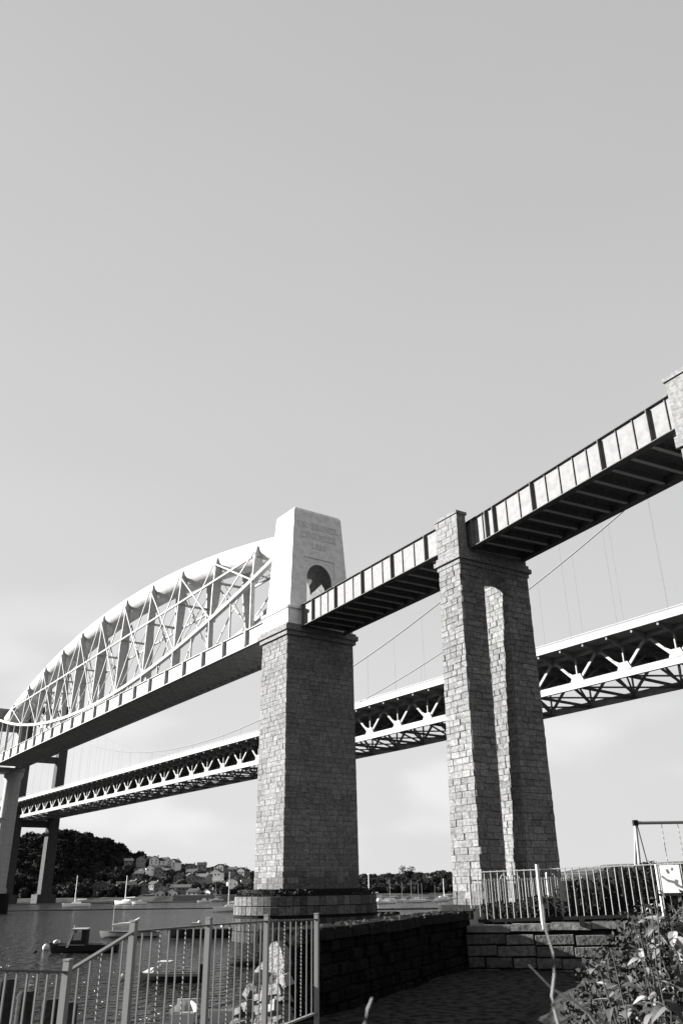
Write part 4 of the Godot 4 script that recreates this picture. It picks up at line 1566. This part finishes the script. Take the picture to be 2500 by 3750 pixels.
# ---------------------------------------------------------------- boats
func hull(b: MB, l: float, w: float, h: float, sheer := 0.25, open := false, draft := 0.15) -> void: # bow towards -x
	var st := 12
	var rings := []
	for i in st + 1:
		var t := float(i) / st
		var x := lerpf(-l / 2, l / 2, t)
		var wid := w / 2 * pow(clampf(sin(minf(t * 1.9, PI / 2) ), 0.02, 1.0), 0.8) * (1.0 if t < 0.7 else lerpf(1.0, 0.85, (t - 0.7) / 0.3))
		var top := h * (1.0 + sheer * pow(1.0 - t, 2.0))
		var xo := -l * 0.05 * (1.0 - t)
		rings.append([Vector3(x, -draft, 0), Vector3(x, -draft, wid * 0.45), Vector3(x + xo * 0.4, h * 0.25, wid * 0.86), Vector3(x + xo, top, wid), Vector3(x + xo, top, -wid), Vector3(x + xo * 0.4, h * 0.25, -wid * 0.86), Vector3(x, -draft, -wid * 0.45)])
	for i in st:
		var a: Array = rings[i]
		var c: Array = rings[i + 1]
		for k in 7:
			var j := (k + 1) % 7
			if k == 3:
				if not open:
					b.quad(a[3] - Vector3(0, 0.03, 0), a[4] - Vector3(0, 0.03, 0), c[4] - Vector3(0, 0.03, 0), c[3] - Vector3(0, 0.03, 0), Vector3.UP)
				continue
			var m: Vector3 = (a[k] + a[j] + c[k] + c[j]) / 4
			b.quad(a[k], a[j], c[j], c[k], Vector3(0, m.y - h * 0.5, m.z * 2))
			if open and k in [1, 2, 4, 5]:
				var ins := Vector3(0, 0.0, -0.05 * signf(m.z))
				b.quad(a[k] + ins, a[j] + ins, c[j] + ins, c[k] + ins, Vector3(0, 0.3, -m.z))
	var e: Array = rings[st]
	for k in range(1, 6):
		b.tri(e[0], e[k], e[k + 1], Vector3.RIGHT)
	if open:
		for i in st:
			var a: Array = rings[i]
			var c: Array = rings[i + 1]
			b.quad(a[2] * Vector3(1, 1, 0.9), a[5] * Vector3(1, 1, 0.9), c[5] * Vector3(1, 1, 0.9), c[2] * Vector3(1, 1, 0.9), Vector3.UP)

func boats() -> void:
	# dark launch with an open-sided wheelhouse
	var t := thing("cabin_boat", "dark launch with a white-framed wheelhouse at left, bow towards the round buoy", "boat", Vector3(-22.9, 0, -80.5), "", false, 0.1)
	var b := MB.new()
	hull(b, 5.6, 1.9, 0.62, 0.3)
	part("hull", b, M.dark, t)
	b = MB.new()
	b.bar(Vector3(-2.2, 0.66, 0.72), Vector3(2.7, 0.6, 0.9), 0.04, 0.05)
	part("rubbing_strip", b, M.grey, t)
	b = MB.new()
	b.hexa([Vector3(-1.55, 0.45, -0.7), Vector3(-1.35, 0.45, -0.7), Vector3(-1.35, 0.45, 0.7), Vector3(-1.55, 0.45, 0.7), Vector3(-1.1, 1.82, -0.62), Vector3(-0.92, 1.82, -0.62), Vector3(-0.92, 1.82, 0.62), Vector3(-1.1, 1.82, 0.62)])
	part("windscreen_frame", b, M.white, t)
	b = MB.new()
	b.box(Vector3(-0.52, 1.86, 0), Vector3(1.3, 0.1, 1.45), Basis.IDENTITY)
	part("roof", b, M.white, t)
	b = MB.new()
	b.box(Vector3(-0.1, 1.15, 0), Vector3(0.45, 1.32, 1.3), Basis.IDENTITY)
	part("rear_bulkhead", b, M.dark, t)
	b = MB.new()
	b.box(Vector3(-0.8, 0.75, 0.62), Vector3(1.1, 0.5, 0.04), Basis.IDENTITY)
	part("side_panel", b, M.dark, t)
	var sw := MB.new()
	sw.box(Vector3(-0.68, 1.3, 0.62), Vector3(0.6, 0.52, 0.02), Basis.IDENTITY)
	part("side_window", sw, M.grey, t)
	b = MB.new()
	b.tube([Vector3(-1.05, 1.86, 0.4), Vector3(-1.05, 2.15, 0.4)], [0.03], 6)
	part("aerial", b, M.white, t)
	b = MB.new()
	b.blob(Vector3(-2.45, 0.85, 0.1), Vector3(0.3, 0.22, 0.2), nz, 0.4, 90.0, 6, 8)
	part("bow_fender", b, M.grey, t)
	b = MB.new()
	b.blob(Vector3(1.7, 0.62, 0.4), Vector3(0.22, 0.16, 0.15), nz, 0.4, 90.0, 6, 8)
	part("rope_coil", b, M.offwhite, t)

	# pale sailing dinghy beyond it with the sail furled on a cocked boom
	t = thing("sailing_boat", "low pale sailing boat with a white furled sail, just beyond the dark launch", "boat", Vector3(-24.6, 0, -104), "", false, -0.05)
	b = MB.new()
	hull(b, 6.6, 2.0, 0.62, 0.15)
	part("hull", b, M.grey, t)
	for y in [0.1, 0.6]:
		b = MB.new()
		b.box(Vector3(0.5, y, 0.93), Vector3(5.4, 0.1, 0.06), Basis.IDENTITY)
		part("dark_strake", b, M.dark, t)
	b = MB.new()
	b.tube([Vector3(-2.1, 0.6, 0), Vector3(-2.15, 3.3, 0)], [0.05, 0.03], 6)
	part("mast", b, M.offwhite, t)
	b = MB.new()
	b.tube([Vector3(-2.2, 1.25, 0), Vector3(-1.3, 1.32, 0), Vector3(-0.4, 1.38, 0), Vector3(0.3, 1.6, 0), Vector3(0.9, 1.95, 0)], [0.13, 0.19, 0.16, 0.14, 0.1], 8)
	part("furled_sail", b, M.white, t)

	# long dark workboat seen through the railing
	t = thing("workboat", "long dark open workboat moored in front of the tower plinth, seen through the railing", "boat", Vector3(-16.2, 0, -101.5), "", false, 0.02)
	b = MB.new()
	hull(b, 6.9, 2.2, 0.85, 0.2)
	part("hull", b, M.dark, t)
	b = MB.new()
	b.box(Vector3(0.3, 0.92, 0.7), Vector3(5.6, 0.08, 0.1), Basis.IDENTITY)
	part("gunwale", b, M.offwhite, t)
	b = MB.new()
	b.box(Vector3(-0.6, 1.2, 0), Vector3(1.0, 0.6, 0.9), Basis.IDENTITY)
	part("engine_box", b, M.offwhite, t)
	for q in [Vector3(-0.2, 1.55, 0.2), Vector3(2.4, 1.1, 0.3), Vector3(1.2, 1.0, 0.5)]:
		b = MB.new()
		b.blob(q, Vector3(0.22, 0.2, 0.2), nz, 0.3, 50.0, 6, 8)
		part("fender", b, M.white, t)

	# small white-topped cruiser
	t = thing("cabin_cruiser", "small boat with dark hull and white windscreen framed by the railing bars", "boat", Vector3(-10.4, 0, -55.2), "", false, -0.08)
	b = MB.new()
	hull(b, 3.7, 1.45, 0.42, 0.2)
	part("hull", b, M.dark, t)
	b = MB.new()
	b.box(Vector3(0.1, 0.4, 0.62), Vector3(3.3, 0.16, 0.2), Basis.IDENTITY)
	part("topside", b, mat(0.14, 0.5), t)
	b = MB.new()
	b.hexa([Vector3(-1.75, 0.5, -0.25), Vector3(-0.95, 0.5, -0.5), Vector3(-0.95, 0.5, 0.5), Vector3(-1.75, 0.5, 0.25), Vector3(-1.3, 0.72, -0.25), Vector3(-1.0, 0.74, -0.4), Vector3(-1.0, 0.74, 0.4), Vector3(-1.3, 0.72, 0.25)])
	part("foredeck", b, M.white, t)
	b = MB.new()
	b.bar(Vector3(-1.15, 0.55, 0.5), Vector3(-0.7, 1.0, 0.42), 0.08, 0.1)
	b.bar(Vector3(-1.15, 0.55, -0.5), Vector3(-0.7, 1.0, -0.42), 0.08, 0.1)
	b.box(Vector3(-0.45, 1.02, 0), Vector3(0.75, 0.1, 0.95), Basis.IDENTITY)
	b.box(Vector3(-0.45, 0.54, 0.45), Vector3(0.9, 0.06, 0.06), Basis.IDENTITY)
	part("windscreen", b, M.white, t)
	b = MB.new()
	b.box(Vector3(1.75, 0.65, 0), Vector3(0.3, 0.5, 0.3), Basis.IDENTITY)
	b.box(Vector3(1.95, 0.3, 0), Vector3(0.14, 0.7, 0.14), Basis.IDENTITY)
	part("outboard_motor", b, M.dark, t)

	# white dinghy end on
	t = thing("dinghy", "white open dinghy pulled in below the railing, seen end on", "boat", Vector3(-6.7, 0.05, -38.9), "", false, -PI / 2 + 0.12)
	b = MB.new()
	hull(b, 4.2, 1.15, 0.5, 0.1, true)
	part("hull", b, M.white, t)
	b = MB.new()
	b.box(Vector3(0.5, 0.36, 0), Vector3(0.25, 0.05, 0.9), Basis.IDENTITY)
	part("thwart", b, M.grey, t)
	b = MB.new()
	b.box(Vector3(-1.95, 0.35, 0), Vector3(0.1, 0.5, 0.9), Basis.IDENTITY)
	part("transom", b, M.white, t)
	t = thing("dinghy", "white dinghy lying beside the broken wall end at the picture's foot", "boat", Vector3(-4.3, 0.05, -37.9), "", false, 0.4)
	b = MB.new()
	hull(b, 2.4, 1.2, 0.5, 0.1, true)
	part("hull", b, M.white, t)
	b = MB.new()
	b.box(Vector3(0.2, 0.36, 0), Vector3(0.25, 0.05, 1.0), Basis.IDENTITY)
	part("thwart", b, M.white, t)
	# dark tender
	t = thing("inflatable_tender", "dark inflatable tender near the broken wall end, behind the bars", "boat", Vector3(-7.1, 0, -64.3), "", false, 0.1)
	for s in [-1.0, 1.0]:
		b = MB.new()
		b.tube([Vector3(-1.1, 0.35, 0), Vector3(-0.9, 0.3, s * 0.35), Vector3(-0.4, 0.26, s * 0.55), Vector3(1.0, 0.26, s * 0.55)], [0.22], 10)
		part("side_tube", b, M.rubber, t)
	b = MB.new()
	b.box(Vector3(0.75, 0.35, 0), Vector3(0.1, 0.6, 1.0), Basis.IDENTITY)
	part("transom", b, M.dark, t)
	b = MB.new()
	b.box(Vector3(1.0, 0.65, 0), Vector3(0.3, 0.5, 0.3), Basis.IDENTITY)
	part("outboard_motor", b, M.dark, t)
	# dinghies right of the plinth, and the flat punt beyond
	t = thing("tender", "pale tender with dark gear aboard, right of the plinth", "boat", Vector3(5.7, 0, -140), "", false, 0.1)
	b = MB.new()
	hull(b, 4.6, 1.7, 0.6, 0.15)
	part("hull", b, M.grey, t)
	for q in [Vector3(-0.6, 0.8, 0.2), Vector3(0.4, 0.85, 0.2), Vector3(1.3, 0.9, 0.1)]:
		b = MB.new()
		b.blob(q, Vector3(0.5, 0.42, 0.5), nz, 0.4, 40.0, 6, 8)
		part("covered_gear", b, M.rubber, t)
	t = thing("punt", "flat dark punt lying beyond the plinth's right end", "boat", Vector3(7.2, 0, -172), "", false, 0.05)
	b = MB.new()
	hull(b, 5.4, 1.8, 0.42, 0.0)
	part("hull", b, M.dark, t)
	b = MB.new()
	b.box(Vector3(0, 0.46, 0.0), Vector3(4.6, 0.06, 1.2), Basis.IDENTITY)
	part("deck_board", b, M.timber, t)
	# buoys
	for q in [[-27.6, -84.3, 0.3, "white", "white pear-shaped mooring buoy ahead of the dark launch"], [-13.55, -56.2, 0.2, "offwhite", "pale mooring buoy left of the small white-screened boat"], [-27.4, -81.0, 0.14, "dark", "small dark buoy at the far left of the water"]]:
		t = thing("mooring_buoy", q[4], "buoy", Vector3(q[0], 0, q[1]))
		b = MB.new()
		b.blob(Vector3(0, q[2] * 0.7, 0), Vector3(q[2], q[2] * 1.05, q[2]), nz, 0.0, 1.0, 9, 14)
		part("float", b, M[q[3]], t)
		b = MB.new()
		b.tube([Vector3(0, q[2] * 1.6, 0), Vector3(0, q[2] * 2.0, 0)], [0.05], 8)
		part("eye", b, M.grey, t)

	# yachts moored far off
	var y := thing("moored_yacht", "moored yacht with tall mast farthest right, near the two-column pier", "yacht", Vector3.ZERO, "yachts moored off the far shore")
	b = MB.new()
	hull(b, 6.4, 2.1, 0.75, 0.25)
	part("hull", b, M.hull_white, y)
	b = MB.new()
	b.hexa([Vector3(-1.4, 0.75, -0.6), Vector3(1.0, 0.75, -0.7), Vector3(1.0, 0.75, 0.7), Vector3(-1.4, 0.75, 0.6), Vector3(-0.9, 1.15, -0.45), Vector3(0.9, 1.2, -0.55), Vector3(0.9, 1.2, 0.55), Vector3(-0.9, 1.15, 0.45)])
	part("cabin", b, M.hull_white, y)
	b = MB.new()
	b.tube([Vector3(-0.5, 0.7, 0), Vector3(-0.5, 7.0, 0)], [0.11, 0.09], 7)
	part("mast", b, M.hull_white, y)
	b = MB.new()
	b.tube([Vector3(-0.5, 1.6, 0), Vector3(2.3, 1.7, 0)], [0.13, 0.1], 7)
	part("boom", b, M.hull_white, y)
	y.position = Vector3(36, 0, -330)
	y.rotation.y = 0.4
	var ys := [[9.9, -374.7, 0.2, 1.4, "yacht with the tallest mast just right of the river tower"], [14.7, -297.6, -0.3, 1.0, "yacht with a long pale hull left in the moored group"], [18.4, -294.5, 0.5, 0.86, "yacht with a thin mast second from left in the moored group"], [20.6, -281.7, -0.2, 0.92, "nearest bright yacht in the middle of the moored group"], [23.4, -290.4, 0.3, 0.8, "yacht left of a close pair of masts in the group"], [24.8, -293.0, 0.1, 0.78, "yacht right of a close pair of masts in the group"], [28.2, -286.4, 0.9, 0.7, "yacht turned away with a slanting bright hull"], [-85.7, -286.5, 0.1, 1.3, "lone yacht with a thin mast at the far left of the river"], [-79.1, -324.3, -0.2, 1.35, "yacht with two tall spars left of centre on the far water"], [-26.8, -209.4, 0.2, 1.2, "yacht whose mast stands in front of the plinth's left end"], [-55.0, -380.0, 0.2, 0.9, "small yacht lying against the dark far shore"]]
	for q in ys:
		dup(y, Vector3(q[0], 0, q[1]), q[2], q[4], q[3])
	var m := thing("motor_boat", "small white motor boat left in the moored group off the far shore", "motor boat", Vector3(10.0, 0, -270), "motor boats moored off the far shore", false, 0.3)
	b = MB.new()
	hull(b, 5.0, 1.9, 0.7, 0.25)
	part("hull", b, M.hull_white, m)
	b = MB.new()
	b.hexa([Vector3(-1.2, 0.7, -0.7), Vector3(0.6, 0.7, -0.7), Vector3(0.6, 0.7, 0.7), Vector3(-1.2, 0.7, 0.7), Vector3(-0.7, 1.5, -0.55), Vector3(0.5, 1.5, -0.55), Vector3(0.5, 1.5, 0.55), Vector3(-0.7, 1.5, 0.55)])
	part("cabin", b, M.hull_white, m)
	for q in [[12.4, -274.0, -0.2, "second white motor boat in the moored group, beside a long pale yacht"], [22.0, -283.0, 0.2, "white motor boat under the close pair of masts"], [-52.0, -330.0, 0.1, "white motor boat alone on the water left of the plinth"], [-73.0, -318.0, 0.0, "white motor boat beside the yacht with two spars"], [31.5, -300.0, 0.4, "white motor boat at the right of the moored group"]]:
		dup(m, Vector3(q[0], 0, q[1]), q[2], q[3], 1.0)

	# timber piles in the water at lower left
	var pl := [[-4.45, -12.2, 3.95, "leftmost dark timber pile behind the railing"], [-4.1, -12.0, 3.83, "dark timber pile second from the left behind the railing"], [-3.75, -11.9, 3.75, "dark timber pile third from the left behind the railing"], [-3.5, -11.85, 3.72, "rightmost dark timber pile behind the railing"]]
	for q in pl:
		b = MB.new()
		b.tube([Vector3(0, -1, 0), Vector3(0, q[2] - 0.04, 0), Vector3(0, q[2], 0)], [0.12, 0.11, 0.08], 10)
		solo("timber_pile", b, M.timber, q[3], "pile", Vector3(q[0], 0, q[1]), "timber piles behind the railing")

# ---------------------------------------------------------------- foreground plants
func leaf_mesh(l: float, w: float, curl: float) -> ArrayMesh:
	var b := MB.new()
	var n := 6
	for side in [-1.0, 1.0]:
		for i in n:
			var t0 := float(i) / n
			var t1 := float(i + 1) / n
			var w0 := w * sin(PI * pow(t0, 0.75)) * 0.5
			var w1 := w * sin(PI * pow(t1, 0.75)) * 0.5
			var y0 := -curl * t0 * t0 * l
			var y1 := -curl * t1 * t1 * l
			var a := Vector3(0, y0, -t0 * l)
			var c := Vector3(0, y1, -t1 * l)
			var d := Vector3(side * w1, y1 + w1 * 0.3, -t1 * l)
			var e := Vector3(side * w0, y0 + w0 * 0.3, -t0 * l)
			b.quad(a, c, d, e, Vector3.UP)
	return b.done()

func plants() -> void:
	var r := RandomNumberGenerator.new()
	r.seed = 5
	var meshes := [leaf_mesh(0.13, 0.07, 0.35), leaf_mesh(0.16, 0.085, 0.6), leaf_mesh(0.1, 0.06, 0.2)]
	# broad-leaved weeds on the bank at right
	var spots := [[1.75, -6.2, 0.85, "leafy weed at the left front of the sunny bank"], [2.15, -7.1, 0.95, "broad-leaved weed second from the left on the bank"], [1.95, -5.4, 0.75, "low leafy weed nearest the camera at right"], [2.5, -7.6, 0.95, "leafy weed in the middle of the bank growth"], [2.35, -6.0, 0.8, "bushy weed in front of the middle of the bank"], [2.55, -7.9, 1.25, "tall weed topped with large pale leaves before the railing"], [2.9, -8.4, 0.9, "leafy weed towards the right rear of the bank"], [2.75, -6.8, 0.85, "leafy weed at the right of the bank growth"], [2.3, -5.0, 0.65, "leafy weed at the picture's lower right corner"], [3.2, -8.0, 0.95, "weed at the right edge below the notice board"], [2.0, -4.7, 0.5, "small weed in the lower right corner"]]
	var more := ["leafy weed low on the bank behind the front row", "ragged weed with small dull leaves on the bank", "weed leaning to the left on the bank", "dense small-leaved weed on the bank slope", "weed half hidden among taller ones on the bank", "upright weed near the right edge of the picture", "weed with drooping leaves on the bank", "short weed at the bank's top", "tangled weed low on the right of the bank", "weed in the rear row before the terrace wall", "weed with pale upper leaves at the right edge", "sparse weed at the left end of the rear row"]
	for i in more.size():
		var zz := -5.2 - 3.8 * r.randf()
		spots.append([-zz * (0.285 + 0.09 * r.randf()), zz, r.randf_range(0.5, 0.95), more[i]])
	for q in spots:
		var g := ground_h(q[0], q[1])
		var t := thing("leafy_weed", q[3], "weed", Vector3(q[0], g, q[1]), "weeds on the sunny bank")
		var stems := 4 if q[2] < 1.1 else 2
		var top: float = q[2]
		if g + top > 4.93 and q[2] < 1.1:
			top = 4.86 - g + r.randf_range(-0.08, 0.05)
		elif q[2] > 1.1:
			top = 4.97 - g
		for s in stems:
			var dx := r.randf_range(-0.28, 0.28)
			var dz := r.randf_range(-0.28, 0.28)
			var hh := top * r.randf_range(0.7, 1.0) if s > 0 else top
			var pts := [Vector3(dx * 0.2, -0.05, dz * 0.2), Vector3(dx * 0.6, hh * 0.5, dz * 0.6), Vector3(dx, hh, dz)]
			var b := MB.new()
			b.tube(pts, [0.011, 0.008, 0.004], 6)
			part("stem", b, M.leaf0, t)
			var n := 12
			for i in n:
				var f := lerpf(0.15, 1.0, (i + 0.5) / n)
				var p: Vector3 = pts[0].lerp(pts[1], f * 2) if f < 0.5 else pts[1].lerp(pts[2], f * 2 - 1)
				var o := MeshInstance3D.new()
				o.mesh = meshes[r.randi() % 3]
				o.material_override = M["leaf%d" % (r.randi() % 3)]
				o.name = "leaf"
				o.transform = Transform3D(Basis.from_euler(Vector3(r.randf_range(-0.5, 0.7), r.randf() * TAU, r.randf_range(-0.4, 0.4))).scaled(Vector3.ONE * r.randf_range(0.5, 1.15)), p)
				t.add_child(o, true)
	# low ground cover on the bank
	var gm := MB.new()
	for i in 60000:
		var z := r.randf_range(-11.5, -2.0)
		var x := r.randf_range(1.0, 6.0)
		var e := x - (0.95 - 0.11 * z)
		if e < 0.3 + 0.4 * r.randf():
			continue
		var hgt := 0.08 + 0.55 * clampf(e * 0.9, 0, 1) * (0.55 + nz.get_noise_2d(x * 22, z * 22))
		leaf(gm, Vector3(x, ground_h(x, z) + hgt * sqrt(r.randf()), z), r.randf_range(0.02, 0.055), r, 0.6)
	var gc := solo("ground_cover", gm, M.leaf_low, "low sunlit leaves and grass covering the bank at lower right", "ground cover", Vector3.ZERO)
	gc.set_meta("kind", "stuff")

	var tf := MB.new()
	for i in 900:
		var f := pow(r.randf(), 0.7)
		var p := Vector3(-0.62, 4.44, -11.95).lerp(Vector3(2.62, 4.44, -19.45), f) + Vector3(r.randf_range(-0.35, 0.1), 0, r.randf_range(-0.1, 0.1))
		if nz.get_noise_2d(p.x * 60.0, p.z * 60.0) < 0.0:
			continue
		leaf(tf, p + Vector3(0, r.randf_range(0.0, 0.07), 0), r.randf_range(0.015, 0.04), r, 0.2)
	var mo := solo("moss_tufts", tf, M.leaf_low, "moss and small weeds along the top of the dark quay wall", "moss", Vector3.ZERO)
	mo.set_meta("kind", "stuff")

	# thin bare stems close to the camera
	var b2 := MB.new()
	var pp := [Vector3(0.562, 4.944, -2.6), Vector3(0.561, 4.888, -2.6), Vector3(0.577, 4.822, -2.6), Vector3(0.574, 4.769, -2.6), Vector3(0.561, 4.717, -2.6), Vector3(0.564, 4.685, -2.6), Vector3(0.572, 4.64, -2.6), Vector3(0.6, 3.4, -2.55)]
	var at := Vector3(0.6, 3.4, -2.55)
	var lp := []
	for q in pp:
		lp.append(q - at)
	b2.tube(lp, [0.0018, 0.0022, 0.003, 0.0036, 0.0044, 0.004, 0.0045, 0.006], 8)
	var st := solo("bare_stem", b2, mat(0.2, 0.7), "crooked bare stem standing upright in front of the terrace wall", "stem", at)
	b2 = MB.new()
	at = Vector3(0.95, 3.6, -2.9)
	lp = []
	for q in [Vector3(0.545, 4.776, -2.8), Vector3(0.605, 4.716, -2.8), Vector3(0.665, 4.683, -2.8), Vector3(0.706, 4.65, -2.8), Vector3(0.77, 4.56, -2.82), Vector3(0.95, 3.6, -2.9)]:
		lp.append(q - at)
	b2.tube(lp, [0.0015, 0.0022, 0.0035, 0.005, 0.006, 0.007], 8)
	solo("bare_stem", b2, mat(0.2, 0.7), "bare twig leaning left across the upright stem", "stem", at)
	b2 = MB.new()
	at = Vector3(0.03, 3.45, -2.2)
	lp = []
	for q in [Vector3(0.056, 4.762, -2.2), Vector3(0.045, 4.739, -2.2), Vector3(0.037, 4.708, -2.2), Vector3(0.03, 4.2, -2.2), Vector3(0.03, 3.45, -2.2)]:
		lp.append(q - at)
	b2.tube(lp, [0.002, 0.0035, 0.004, 0.004, 0.004], 8)
	solo("grass_stalk", b2, mat(0.22, 0.7), "single curved grass stalk at the bottom middle of the picture", "grass", at)
